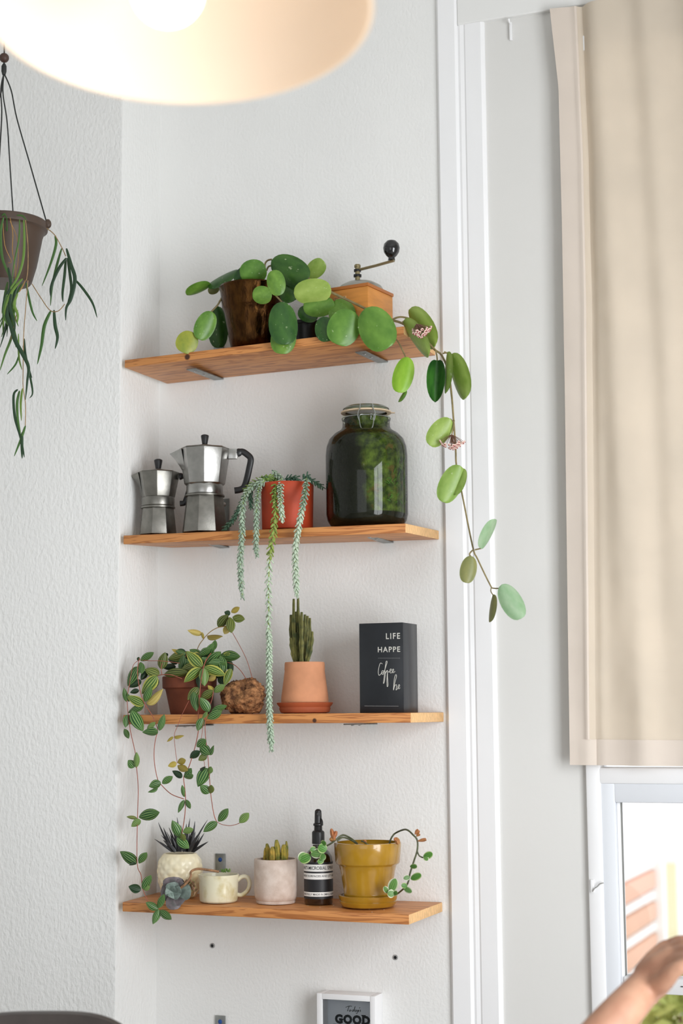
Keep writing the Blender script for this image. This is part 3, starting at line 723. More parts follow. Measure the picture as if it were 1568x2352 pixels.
# mug
pxc, y = 502, -.135
b = on_shelf(4, pxc, 2066, y)
mg = thing('mug_planter', 'crackled cream mug with handle holding a drooping rosette succulent', 'mug', b, YAW)
pr = ground(prof(pxc, y, b.z, [(40, 2067), (43, 2064), (44, 2058), (44.5, 2040), (45.5, 2015), (47, 2004)]))
m_mug = pm('crackle_cream', (226, 220, 192), .35, col2=(190, 172, 108), vscale=26, vdetail=7, vlo=.5, vhi=.72, bump=.1, bscale=120, coat=.3)
obj('cup', lathe_pot([(.001, 0)] + pr, .004), m_mug, mg)
zr = pr[-1][1]
hz = lambda py: W(pxc, py, y).z - b.z
s = mpp(pxc, 2030, y)
obj('handle', MB().tube(smooth_path([(43 * s, 0, hz(2022)), (54 * s, 0, hz(2014)), (66 * s, 0, hz(2016)), (71 * s, 0, hz(2030)), (66 * s, 0, hz(2046)), (53 * s, 0, hz(2056)), (42 * s, 0, hz(2055))]), .0048, 10), m_mug, mg)
obj('soil', lumpy([(.04, zr - .02), (.0405, zr - .008), (.02, zr - .006), (.001, zr - .006)], 30, .003, 90, 8), M_soil, mg)['kind'] = 'stuff'
S3z = lambda x, yy: (260 + x / 3.92, 1640 + yy / 3.92)
# mossy sprout in the mug and the drooping brown stem
m_ros = pm('rosette_grey_green', (138, 156, 146), .5, col2=(100, 112, 106), vscale=3.0, rnd=.12)
m_ros2 = pm('rosette_dark', (116, 104, 108), .5, col2=(72, 74, 72), vscale=2.5, rnd=.15)
m_ros3 = pm('rosette_pink', (176, 120, 108), .5, col2=(122, 140, 78), vscale=3, rnd=.15)
ros = leafmesh('rosette_leaf', m_ros, oval(.62, .45), cup=.25, curl=.12, thick=.10, nu=6, nv=8)
rosd = leafmesh('rosette_leaf', m_ros2, oval(.62, .45), cup=.25, curl=.12, thick=.10, nu=6, nv=8)
rosp = leafmesh('rosette_leaf', m_ros3, oval(.7, .45), cup=.25, curl=-.15, thick=.12, nu=6, nv=8)
fw = lambda x, yy, yd=-.21: W(*S3z(x, yy), yd)
wobj('trailing_stem', MB().tube(smooth_path([fw(950, 1420, -.135), fw(860, 1405, -.15), fw(760, 1395, -.185), fw(700, 1420, -.205), fw(695, 1470, -.21), fw(640, 1540, -.212), fw(550, 1600, -.212)]), .0028, 8), pm('dry_stem', (150, 112, 80), .7, var=.3, vscale=90), mg)
c = (540, 1605)
for (tx, ty, w_, me, yd) in ((545, 1470, 145, rosd, -.218), (425, 1595, 120, rosd, -.218), (640, 1680, 115, rosd, -.214), (690, 1600, 110, ros, -.219), (450, 1640, 80, rosd, -.216), (545, 1760, 105, rosd, -.222), (620, 1510, 80, rosd, -.214)):
    place_leaf(mg, me, fw(*c), fw(tx, ty, yd), w_ * .34 * .001, zs=.5)
for (tx, ty, w_, yd) in ((525, 1520, 90, -.226), (600, 1580, 70, -.228), (470, 1590, 65, -.228), (590, 1640, 70, -.227), (520, 1650, 60, -.229), (545, 1570, 45, -.232)):
    place_leaf(mg, ros, fw(c[0], c[1], -.216), fw(tx, ty, yd), w_ * .33 * .001, zs=.6)
c2 = (690, 1540)
for (tx, ty, w_) in ((640, 1500, 50), (700, 1485, 50), (740, 1530, 50), (735, 1580, 50), (690, 1600, 55), (645, 1570, 55), (680, 1530, 40), (715, 1550, 36)):
    place_leaf(mg, rosp, fw(*c2, -.20), fw(tx, ty, -.21), w_ * .25 * .001, zs=.7)
for i in range(9):
    a0 = random.uniform(720, 790); place_leaf(mg, rosp, fw(745, 1590, -.19), fw(a0, random.uniform(1560, 1650), -.2), .003, zs=.5)
sprm = leafmesh('sprout_leaf', pm('sprout_green', (86, 118, 48), .6, rnd=.2), oval(.5, .6), cup=.2, curl=.2, thick=.06)
for i in range(7):
    x0 = 1010 + random.uniform(-35, 40); place_leaf(mg, sprm, fw(x0, 1425, -.125), fw(x0 + random.uniform(-30, 30), 1395 + random.uniform(-8, 14), -.125), .0045)

# pineapple pot
pxc, y = 413, -.075
b = on_shelf(4, pxc, 2046, y)
pp = thing('pineapple_pot', 'cream pineapple-textured pot of spiky black grass at the left shelf end', 'potted plant', b)
pr = ground(prof(pxc, y, b.z, [(36, 2046), (42, 2034), (48, 2016), (51, 1998), (51.5, 1985), (50, 1970), (45, 1956), (38, 1947), (36.5, 1946)]))
rows = smooth_path([V((r, 0, z)) for r, z in pr], 5); rows = [(p.x, p.z) for p in rows]
mb = MB().lathe(rows, 96, close=False); H_ = rows[-1][1]; out = []
for v in mb.v:
    p = V(v); a = math.atan2(p.y, p.x); zz = p.z / H_
    u1 = (a / (2 * math.pi) * 12 + zz * 4.2) % 1; u2 = (a / (2 * math.pi) * 12 - zz * 4.2) % 1
    d_ = min(1 - abs(2 * u1 - 1), 1 - abs(2 * u2 - 1)); k = 1 + (.055 * min(d_ * 1.4, 1) - .03) * min(1, (1 - zz) * 8) * min(1, zz * 8)
    out.append((p.x * k, p.y * k, p.z))
mb.v = out; n_ = len(rows)
m_cream = pm('cream_glaze', (244, 236, 208), .4, col2=(238, 222, 178), vscale=18, coat=.3)
obj('pot', mb, m_cream, pp, True, angle=60)
obj('pot_lining', MB().lathe([(rows[-1][0], H_), (rows[-1][0] - .004, H_ - .001), (rows[-1][0] - .005, H_ - .03)], 40, close=False), m_cream, pp)
obj('pot_foot', MB().lathe([(.001, 0), (rows[0][0], 0)], 40, close=False), m_cream, pp)
obj('soil', MB().lathe([(rows[-1][0] - .004, H_ - .012), (.02, H_ - .008), (.001, H_ - .007)], 24), M_soil, pp)['kind'] = 'stuff'
m_bk = pm('black_grass', (44, 44, 46), .42, rnd=.25)
blade = leafmesh('blade', m_bk, oval(.25, .7), cup=.1, curl=.0, thick=.02, nu=3, nv=8, fold=.3)
blade2 = leafmesh('blade', m_bk, oval(.25, .7), cup=.1, curl=.28, thick=.02, nu=3, nv=8, fold=.3)
tips = [(380, 960), (450, 1020), (575, 930), (520, 960), (690, 935), (735, 965), (810, 970), (820, 1070), (740, 1055), (825, 1160), (780, 1095), (370, 1125), (440, 1110), (480, 1060), (500, 1020), (550, 1010), (610, 1000), (660, 985), (700, 1010), (760, 1085), (420, 1150), (460, 1160), (510, 1080), (540, 1060), (720, 1100), (690, 1060), (650, 1040), (600, 1060), (570, 1090), (780, 1130), (470, 1120), (530, 1110), (620, 1095), (700, 1130), (740, 1150), (490, 1150), (560, 1140), (660, 1150), (430, 1090), (755, 1120)]
for i, (tx, ty) in enumerate(tips):
    x0 = 615 + (tx - 600) * .42 + random.uniform(-15, 15); yd = y + random.uniform(-.02, .015)
    B_ = W(*S3z(x0, 1242), yd); T_ = W(*S3z(tx, ty), yd + random.uniform(-.02, .015))
    place_leaf(pp, blade2 if i % 3 == 0 else blade, B_, T_, random.uniform(.0045, .0075), roll=random.uniform(-.6, .6), name='leaf_blade')

# bottle
pxc, y = 731.5, -.105
b = on_shelf(4, pxc, 2063, y)
bt = thing('spray_bottle', 'dark amber spray bottle with black nozzle and white label bands', 'bottle', b, YAW)
pr = ground(prof(pxc, y, b.z, [(31, 2066), (33, 2063), (33, 1970), (31, 1957), (25, 1946), (17, 1939), (13, 1936), (13, 1930)]))
m_amber = pm('amber_glass', (38, 22, 12), .12, coat=.8, var=.1)
obj('bottle_body', MB().lathe([(.001, 0)] + pr + [(.001, pr[-1][1])], 44, close=False), m_amber, bt)
hz = lambda py: W(pxc, py, y).z - b.z
s = mpp(pxc, 2000, y); rb = 33.25 * s
obj('label_sleeve', MB().lathe([(rb, hz(2066) + .004), (rb, hz(1978))], 44, close=False), pm('black_label', (26, 26, 30), .5), bt)
m_lab = pm('white_label', (236, 234, 230), .55)
texts = [(1983, 1999, 'ANTI-MICROBIAL SPRAY', 8.6), (2003, 2017, 'FRESH SURFACES AND JET AIR', 6.2), (2046, 2056, 'CARE FULLY MADE IN SMALL RUNS', 5)]
for (pa, pb, body, cap) in texts:
    z1_, z0_ = hz(pa), hz(pb); n = 40; a0, a1 = math.radians(-90 - 86), math.radians(-90 + 86); vs = []; fs = []
    for i in range(n + 1):
        a = a0 + (a1 - a0) * i / n
        for rr in (rb + .0001, rb + .0005): vs += [(rr * math.cos(a), rr * math.sin(a), z0_), (rr * math.cos(a), rr * math.sin(a), z1_)]
    for i in range(n):
        k = i * 4; fs += [(k, k + 4, k + 5, k + 1), (k + 2, k + 3, k + 7, k + 6), (k + 1, k + 5, k + 7, k + 3), (k, k + 2, k + 6, k + 4)]
    fs += [(0, 1, 3, 2), (n * 4, n * 4 + 2, n * 4 + 3, n * 4 + 1)]
    lb = obj('label_band', MB().add(vs, fs), m_lab, bt)
    me = text_mesh(body, 1, .01, 0, 1.0); xs = [v.co.x for v in me.vertices]; ys = [v.co.y for v in me.vertices]
    wdt = max(xs) - min(xs); sz = cap * .9 * s / (max(ys) - min(ys)); sxx = (rb * 2.75) / wdt; zc2 = (z0_ + z1_) / 2 - cap * .45 * s
    for v in me.vertices:
        a = math.radians(-90) + ((v.co.x - min(xs)) - wdt / 2) * sxx / rb
        v.co = V(((rb + .0007) * math.cos(a), (rb + .0007) * math.sin(a), zc2 + (v.co.y - min(ys)) * sz))
    link('lettering', me, M_black, lb)
obj('screw_cap', MB().lathe([(13.5 * s, hz(1938)), (14.5 * s, hz(1937)), (14.5 * s, hz(1912)), (13 * s, hz(1909)), (10 * s, hz(1907))], 26), M_black, bt)
mb = MB().lathe([(9.5 * s, hz(1909)), (9 * s, hz(1897)), (11.5 * s, hz(1896)), (11.5 * s, hz(1892)), (8.5 * s, hz(1890)), (8 * s, hz(1868)), (7.5 * s, hz(1862)), (4 * s, hz(1858.5)), (.001, hz(1858))], 22)
obj('sprayer_head', mb, M_black, bt, True, .0004)
obj('nozzle', MB().tube([(0, -.004, hz(1869)), (.002, -.012, hz(1869))], [.0055, .0045], 12), M_dark_rubber, bt)
obj('trigger', MB().tube(smooth_path([(6 * s, -.004, hz(1880)), (9 * s, -.010, hz(1886)), (9.5 * s, -.012, hz(1893))]), .0022, 8), M_black, bt)

# mustard pot with saucer
pxc, y = 845, -.118
b = on_shelf(4, pxc, 2066, y)
mu = thing('mustard_pot', 'mustard glazed pot on its saucer with nearly leafless trailing vines', 'potted plant', b, YAW)
m_must = pm('mustard_glaze', (180, 136, 36), .22, col2=(150, 108, 24), vscale=12, coat=.5, bump=.04, bscale=60)
sau = ground(prof(pxc, y, b.z, [(54, 2068), (60, 2066), (65, 2058), (66, 2055), (64, 2054), (66, 2050), (68, 2042), (66.5, 2041)]))
obj('saucer', lathe_pot([(.001, 0)] + sau, .004, 56), m_must, mu)
zs_ = .006
pr = prof(pxc, y, b.z, [(53, 2058), (56, 2045), (63, 1999), (66, 1988), (68, 1985), (72, 1983), (74, 1980), (77, 1945), (77.5, 1937), (76.5, 1934)])
pr = [(r, z) for r, z in pr]; pr[0] = (pr[0][0], zs_)
obj('pot', lathe_pot([(.001, zs_)] + pr, .006, 56), m_must, mu)
zr = pr[-1][1]
obj('soil', MB().lathe([(.066, zr - .016), (.04, zr - .011), (.001, zr - .010)], 36), M_soil, mu)['kind'] = 'stuff'
m_vine = pm('grey_green_vine', (84, 88, 62), .6, var=.25, vscale=100)
q4 = lambda x, yy, yd=-.118: W(*S4z(x, yy), yd)
for path, r_ in (([(850, 320), (830, 300), (790, 272), (740, 255), (690, 290), (650, 320), (610, 340)], .0020), ([(840, 315), (800, 290), (740, 272), (700, 300)], .0019), ([(1090, 315), (1110, 270), (1140, 238), (1215, 213), (1270, 255), (1300, 295), (1300, 370), (1275, 450), (1245, 545), (1225, 625), (1165, 685), (1130, 705)], .0020), ([(1300, 375), (1315, 410), (1345, 425)], .0016), ([(620, 345), (600, 390), (600, 440), (570, 460)], .0016), ([(930, 330), (900, 305), (880, 300)], .0018), ([(930, 325), (965, 350)], .0018)):
    wobj('vine_stem', MB().tube(smooth_path([q4(x, yy, -.118 - .055 * min(1, max(0, (x - 1150) / 100 if x > 1100 else (860 - x) / 150)) - (.012 if yy > 600 else 0)) for x, yy in path], 4), r_, 7), m_vine, mu)
m_dry = pm('dry_leaf', (176, 120, 72), .8, var=.3, vscale=3, rnd=.2)
dry = leafmesh('dry_leaf', m_dry, oval(.5, .6), cup=.5, curl=.3, thick=.03, wav=1.5)
for (x0, y0_, x1, y1_, w_) in ((680, 300, 655, 210, 36), (690, 290, 640, 285, 40), (670, 290, 690, 235, 30), (1150, 300, 1130, 280, 26), (1145, 270, 1155, 320, 38), (1280, 250, 1305, 225, 34), (1290, 265, 1310, 250, 26), (1300, 300, 1355, 290, 26), (920, 310, 905, 295, 20), (955, 345, 970, 352, 14)):
    place_leaf(mu, dry, q4(x0, y0_, -.175 if x0 < 800 or x0 > 1200 else -.15), q4(x1, y1_, -.18 if x0 < 800 or x0 > 1200 else -.155), w_ * .0003, name='dry_leaf')
m_var = striped_leaf('variegated_leaf', (92, 138, 66), (126, 166, 92), (232, 234, 208))
varl = leafmesh('variegated_leaf', m_var, oval(.5, .55), cup=.15, curl=.15, thick=.03, fold=.15)
m_var2 = striped_leaf('green_variegated_leaf', (66, 120, 44), (110, 160, 72), (176, 196, 130))
varg = leafmesh('variegated_leaf', m_var2, oval(.5, .5), cup=.15, curl=.15, thick=.03, fold=.1)
for (x0, y0_, x1, y1_, w_, me) in ((620, 370, 560, 340, 62, varg), (600, 385, 500, 400, 62, varl), (500, 410, 420, 450, 62, varg), (470, 395, 412, 440, 60, varl), (600, 395, 585, 440, 40, varg), (600, 440, 555, 460, 34, varg), (545, 370, 500, 360, 40, varg), (580, 330, 605, 310, 40, varg),
                              (1345, 425, 1405, 395, 44, varg), (1350, 410, 1375, 440, 34, varl), (1245, 490, 1290, 490, 30, varg), (1250, 585, 1320, 555, 44, varg), (1245, 570, 1200, 580, 34, varl), (1225, 640, 1185, 630, 34, varg), (1200, 650, 1252, 680, 38, varl), (1100, 680, 1135, 590, 62, varl), (1130, 700, 1080, 690, 50, varl), (1080, 690, 1055, 645, 34, varl), (1120, 690, 1145, 690, 30, varg)):
    place_leaf(mu, me, q4(x0, y0_, -.18), q4(x1, y1_, -.19), w_ * .00036)

# crumbs of dry soil on the lowest shelf
mb = MB()
for (x, yy) in ((205, 775), (250, 765), (570, 805), (675, 775), (730, 790), (940, 802), (960, 845), (1050, 800), (480, 790), (320, 780)):
    px_, py_ = S4z(x, yy)
    yd = -.2 + .2 * min(.9, max(.05, (2098 - py_) / 50)); q = W(px_, py_, yd); z = shz(4, q.x, yd); r_ = random.uniform(.001, .0024)
    mb.ball((q.x, yd, z + r_ * .5), r_, 6, 4, (1, 1, .6))
o = obj('soil_crumbs', mb, pm('crumb', (180, 168, 150), .9, rnd=.1)); tag(o, 'crumbs of dry soil scattered on the lowest shelf board', 'crumbs', kind='stuff')

# ---- terracotta pot with cactus (third shelf)
pxc, y = 700, -.105
b = on_shelf(3, pxc, 1634, y)
tp = thing('potted_cactus', 'clay pot on saucer holding a clump of thin upright cactus stems', 'potted plant', b)
m_terra = pm('terracotta', (204, 142, 104), .8, var=.1, vscale=20, bump=.08, bscale=100)
m_terra2 = pm('red_terracotta', (168, 84, 48), .7, var=.1, vscale=20)
sau = ground(prof(pxc, y, b.z, [(48, 1638), (56, 1636), (59, 1628), (58, 1624), (63, 1618), (65, 1614), (63, 1613)]))
obj('saucer', lathe_pot([(.001, 0)] + sau, .0035, 48), m_terra2, tp)
pr = prof(pxc, y, b.z, [(52, 1630), (54.5, 1612), (54, 1600), (50.5, 1575), (47.5, 1552), (46, 1541), (46.5, 1538), (46, 1524), (45, 1521)])
pr[0] = (pr[0][0], .005)
obj('pot', lathe_pot([(.001, .005)] + pr, .005, 48), m_terra, tp)
zr = pr[-1][1]; obj('soil', MB().lathe([(.039, zr - .012), (.02, zr - .006), (.001, zr - .005)], 28), M_soil, tp)['kind'] = 'stuff'
m_cac = pm('olive_cactus', (66, 74, 34), .7, col2=(112, 108, 54), vscale=70, rnd=.15, vdetail=4)
cols = [((300, 580), (268, 380), (265, 55)), ((318, 580), (303, 330), (300, 45)), ((285, 580), (250, 400), (242, 185)), ((305, 580), (285, 370), (280, 160)), ((330, 580), (328, 370), (330, 163)), ((345, 580), (352, 380), (357, 183)), ((350, 580), (368, 400), (378, 195)), ((355, 580), (388, 420), (396, 212)), ((368, 580), (405, 450), (416, 322)), ((282, 580), (255, 480), (240, 375)), ((340, 580), (345, 450), (342, 290)), ((315, 580), (318, 450), (315, 240)), ((365, 580), (385, 520), (392, 440)), ((300, 580), (290, 480), (288, 330)), ((330, 580), (365, 470), (365, 330))]
for i, (A, M_, B) in enumerate(cols):
    yd = y - .03 + .012 * (i % 4) + (.012 if i < 2 else 0)
    P = [loc_(tp, W(*S2(*q), yd)) for q in (A, M_, B)]; P[0].z = min(P[0].z, zr - .008)
    r_ = .0046 if i < 2 else .0050
    cactus_col(P, [r_ * .8, r_, r_ * 1.05, r_, r_ * .9, r_ * .5], 5, .42, 20, m_cac, tp, bumps=.22)

# ---- red pot holder of the trailing succulent is built with its plant below

# ================================================================ trailing plants
def clampy(px, py, y):
    p = W(px, py, y)
    for _ in range(40):
        if p.x > XL + .012 or y < -.207: break
        y -= .006; p = W(px, py, y)
    return p
# ---- hoya on the top shelf
pxc, y = 580, -.115
b = on_shelf(1, pxc, 792, y)
ho = thing('potted_hoya', 'brass pot of round-leaved trailing hoya on the topmost shelf', 'potted plant', b)
pr = ground(prof(pxc, y, b.z, [(45, 800), (45.5, 797), (46, 792), (50, 788), (56, 760), (64, 715), (66, 706), (69, 700), (70, 697), (74, 660), (77, 652), (76, 649)]))
m_pot = pm('aged_brass', (56, 36, 20), .27, metal=1.0, col2=(92, 62, 30), vscale=90, vlo=.35, vhi=.8, bump=.6, bscale=130, bdist=.002, vdetail=5, stretch=(1, 1, .45))
obj('pot', lathe_pot([(.001, 0)] + pr, .004, 48), m_pot, ho)
obj('soil', MB().lathe([(.068, pr[-1][1] - .016), (.03, pr[-1][1] - .008), (.001, pr[-1][1] - .007)], 28), M_soil, ho)['kind'] = 'stuff'
hs = oval(.42, .40)
mk = lambda nm, c1, c2, cup=.12, curl=.06, sp=True, tr=.14: leafmesh('leaf', (speckled_leaf if sp else pm)(nm, c1, c2, trans=tr) if sp else pm(nm, c1, .4, col2=c2, vscale=2.0, rnd=.08, trans=tr), hs, cup=cup, curl=curl, thick=.028, nu=8, nv=12, fold=.05)
H = {'d': mk('hoya_dark', (42, 84, 30), (68, 112, 42)), 'm': mk('hoya_green', (86, 130, 44), (118, 160, 64)), 'l': mk('hoya_light', (136, 166, 72), (164, 190, 98)),
     'y': mk('hoya_yellow', (170, 172, 62), (132, 150, 56), sp=False), 'b': mk('hoya_bright', (136, 186, 48), (160, 204, 66), tr=.3, sp=False), 'k': mk('hoya_cupped', (30, 72, 26), (64, 120, 42), cup=-.3, sp=False),
     'p': mk('hoya_pale', (166, 202, 156), (194, 218, 184), tr=.3), 'o': mk('hoya_olive', (132, 138, 84), (150, 150, 92), tr=.25, sp=False)}
HL = [('d', 500, 703, 502, 797, 46, -.07), ('y', 441, 762, 418, 808, 50, -.20), ('m', 487, 716, 457, 779, 46, -.19), ('d', 546, 620, 474, 652, 21, -.12), ('o', 503, 662, 478, 670, 20, -.09), ('m', 484, 652, 429, 680, 24, -.13), ('d', 602, 612, 540, 650, 46, -.16), ('m', 611, 617, 551, 634, 57, -.175),
      ('l', 704, 636, 742, 600, 40, -.10), ('d', 623, 598, 703, 642, 66, -.17), ('d', 650, 648, 672, 690, 44, -.155), ('m', 640, 679, 627, 620, 42, -.20), ('m', 624, 681, 579, 674, 41, -.20),
      ('m', 655, 738, 645, 811, 58, -.214), ('d', 647, 693, 655, 789, 66, -.226), ('d', 730, 728, 684, 713, 38, -.16), ('m', 768, 700, 695, 708, 48, -.185), ('l', 760, 665, 673, 674, 58, -.20), ('m', 772, 688, 795, 748, 62, -.18), ('d', 742, 727, 752, 782, 48, -.212), ('m', 806, 712, 774, 790, 74, -.226), ('m', 840, 707, 886, 798, 82, -.232),
      ('l', 938, 712, 992, 797, 46, -.17), ('l', 925, 738, 978, 818, 34, -.195), ('b', 936, 820, 915, 900, 47, -.215), ('m', 931, 896, 914, 922, 9, -.21), ('k', 1004, 828, 999, 922, 42, -.205), ('l', 1027, 808, 1016, 902, 13, -.215), ('l', 1034, 814, 1062, 915, 40, -.20),
      ('l', 1034, 962, 987, 1023, 48, -.20), ('l', 1062, 1075, 1040, 1135, 24, -.195), ('l', 1056, 1069, 1017, 1153, 53, -.205), ('p', 1106, 1261, 1141, 1195, 25, -.20), ('o', 1082, 1277, 1070, 1338, 38, -.205), ('p', 1152, 1342, 1196, 1419, 50, -.20), ('o', 1132, 1365, 1120, 1428, 14, -.20)]
hoyapos = {}
for i, (k, x0, y0_, x1, y1_, wp, yd) in enumerate(HL):
    A = clampy(x0, y0_, yd); B = clampy(x1, y1_, yd - .012); lp = (B - A).length; wm = wp * mpp(x0, y0_, yd) * 1.02; roll = random.uniform(-.15, .15)
    full = .68 * lp
    if wm < full * .62: roll = math.acos(min(.98, max(wm / full, .16))) * (1 if x0 > 500 else -1); wm = full
    place_leaf(ho, H[k], A, B, wm, roll)
vine = [(640, 650), (670, 640), (703, 639), (728, 652), (760, 671), (800, 690), (839, 709), (870, 726), (898, 735), (922, 742), (950, 760), (975, 779), (998, 803), (1014, 816), (1028, 850), (1036, 900), (1041, 960), (1046, 1030), (1048, 1070), (1060, 1130), (1085, 1255), (1097, 1285), (1125, 1343), (1133, 1351), (1152, 1351)]
vy = lambda px, d=-.192: d if px > 690 else -.13
def vtube(root, pts, r, m, d=-.192, name='vine_stem', n=4):
    return wobj(name, MB().tube(smooth_path([W(x, yy, d) for x, yy in pts], n), r, 7), m, root)
pts3 = [W(x, yy, -.13 if x < 690 else (-.165 if x < 720 else -.19)) for x, yy in vine]; n3 = len(smooth_path(pts3, 4))
wobj('vine_stem', MB().tube(smooth_path(pts3, 4), [.0036 - .0022 * i / n3 for i in range(n3)], 8), M_stem, ho)
for pts_, r_ in (([(898, 735), (918, 728), (942, 733), (958, 746)], .0022), ([(903, 770), (918, 792), (932, 822)], .0016), ([(1000, 803), (1003, 818), (1004, 830)], .0018), ([(1016, 812), (1026, 810)], .0016), ([(1020, 808), (1034, 815)], .0018), ([(1043, 965), (1040, 985), (1037, 1000)], .0015), ([(1034, 962), (1042, 970)], .0013), ([(1090, 1263), (1107, 1259)], .0016), ([(1087, 1262), (1078, 1272), (1082, 1280)], .0018), ([(1128, 1349), (1127, 1358), (1132, 1367)], .0013), ([(633, 679), (639, 685), (647, 694)], .002), ([(922, 742), (926, 738)], .0018)):
    vtube(ho, pts_, r_, M_stem, -.195, 'leaf_stalk')
for pts_ in ([(608, 618), (609, 605), (615, 598), (624, 596)], [(612, 622), (616, 613), (623, 611), (630, 619)], [(585, 650), (600, 630), (608, 618)], [(500, 700), (506, 690), (510, 680)], [(485, 716), (500, 700), (505, 690)]):
    vtube(ho, pts_, .0022, M_stem, -.15, 'leaf_stalk')
m_fl = pm('pale_pink_petal', (238, 206, 194), .7, rnd=.05); m_fc = pm('crimson_flower_centre', (140, 40, 52), .5)
def umbel(cx, cy, rx, ry, d, n, stemtop, seedv):
    rnd = random.Random(seedv); mb = MB(); mc = MB(); mp = MB()
    c = W(cx, cy, d); s_ = mpp(cx, cy, d); st = W(*stemtop, d)
    for i in range(n):
        a = rnd.uniform(0, 2 * math.pi); q = math.sqrt((i + .5) / n); z = math.sqrt(max(0, 1 - q * q))
        u = V((math.cos(a) * q, math.sin(a) * q, 0))
        p = c + V((u.x * rx * s_, -.0, 0)) + V((0, u.y * rx * s_ * .8 - .004 * z, 0)) + V((0, 0, (-ry * z + ry * .7 * (q if u.y > -.3 else q * .4)) * s_))
        nrm = (p - st).normalized(); t1 = nrm.orthogonal().normalized(); t2 = nrm.cross(t1)
        for k in range(5):
            a2 = 2 * math.pi * k / 5; mb.ball(p + (t1 * math.cos(a2) + t2 * math.sin(a2)) * .0021, .0017, 6, 4)
        mc.ball(p + nrm * .0016, .0015, 6, 4); mp.tube([st, st.lerp(p, .5) + V((0, 0, .001)), p], .0005, 4, cap=False)
    fl = wobj('flower_cluster', mb, m_fl, ho); wobj('flower_centres', mc, m_fc, ho, parent=fl); wobj('flower_stalks', mp, pm('flower_stalk', (120, 84, 66), .6), ho, parent=fl)
umbel(968, 759, 25, 18, -.222, 40, (956, 744), 3); umbel(1040, 1019, 30, 14, -.205, 36, (1037, 998), 4)

# ---- trailing stonecrop (donkey-tail) in the red pot, second shelf
Z6 = lambda x, yy: (500 + x / 6.03, 1060 + yy / 6.03)
pxc, y = 660, -.12
b = on_shelf(2, pxc, 1208, y)
bu_ = thing('trailing_succulent', 'red pot of pale green donkey-tail succulent trailing over the shelf edge', 'potted plant', b, math.radians(4))
pr = ground(prof(pxc, y, b.z, [(57, 1212), (58.5, 1209), (60, 1130), (60.5, 1108), (59.5, 1106)]))
obj('pot', lathe_pot([(.001, 0)] + pr, .004, 48), pm('red_clay', (178, 62, 26), .6, var=.12, vscale=22, bump=.06, bscale=150), bu_)
obj('soil', MB().lathe([(.054, pr[-1][1] - .012), (.03, pr[-1][1] - .006), (.001, pr[-1][1] - .005)], 28), M_soil, bu_)['kind'] = 'stuff'
m_sed = pm('stonecrop_leaf', (148, 170, 148), .55, col2=(190, 206, 184), vscale=1.5, rnd=.14); m_sed2 = pm('stonecrop_green', (104, 140, 62), .55, col2=(150, 168, 84), vscale=1.5, rnd=.14)
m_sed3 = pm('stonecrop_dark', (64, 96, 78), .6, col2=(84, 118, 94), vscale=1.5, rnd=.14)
sed = leafmesh('leaf', m_sed, oval(.5, .42), cup=.2, curl=.3, thick=.24, nu=4, nv=5); sedg = leafmesh('leaf', m_sed2, oval(.5, .42), cup=.2, curl=.3, thick=.24, nu=4, nv=5); sedd = leafmesh('leaf', m_sed3, oval(.5, .42), cup=.2, curl=.3, thick=.24, nu=4, nv=5)
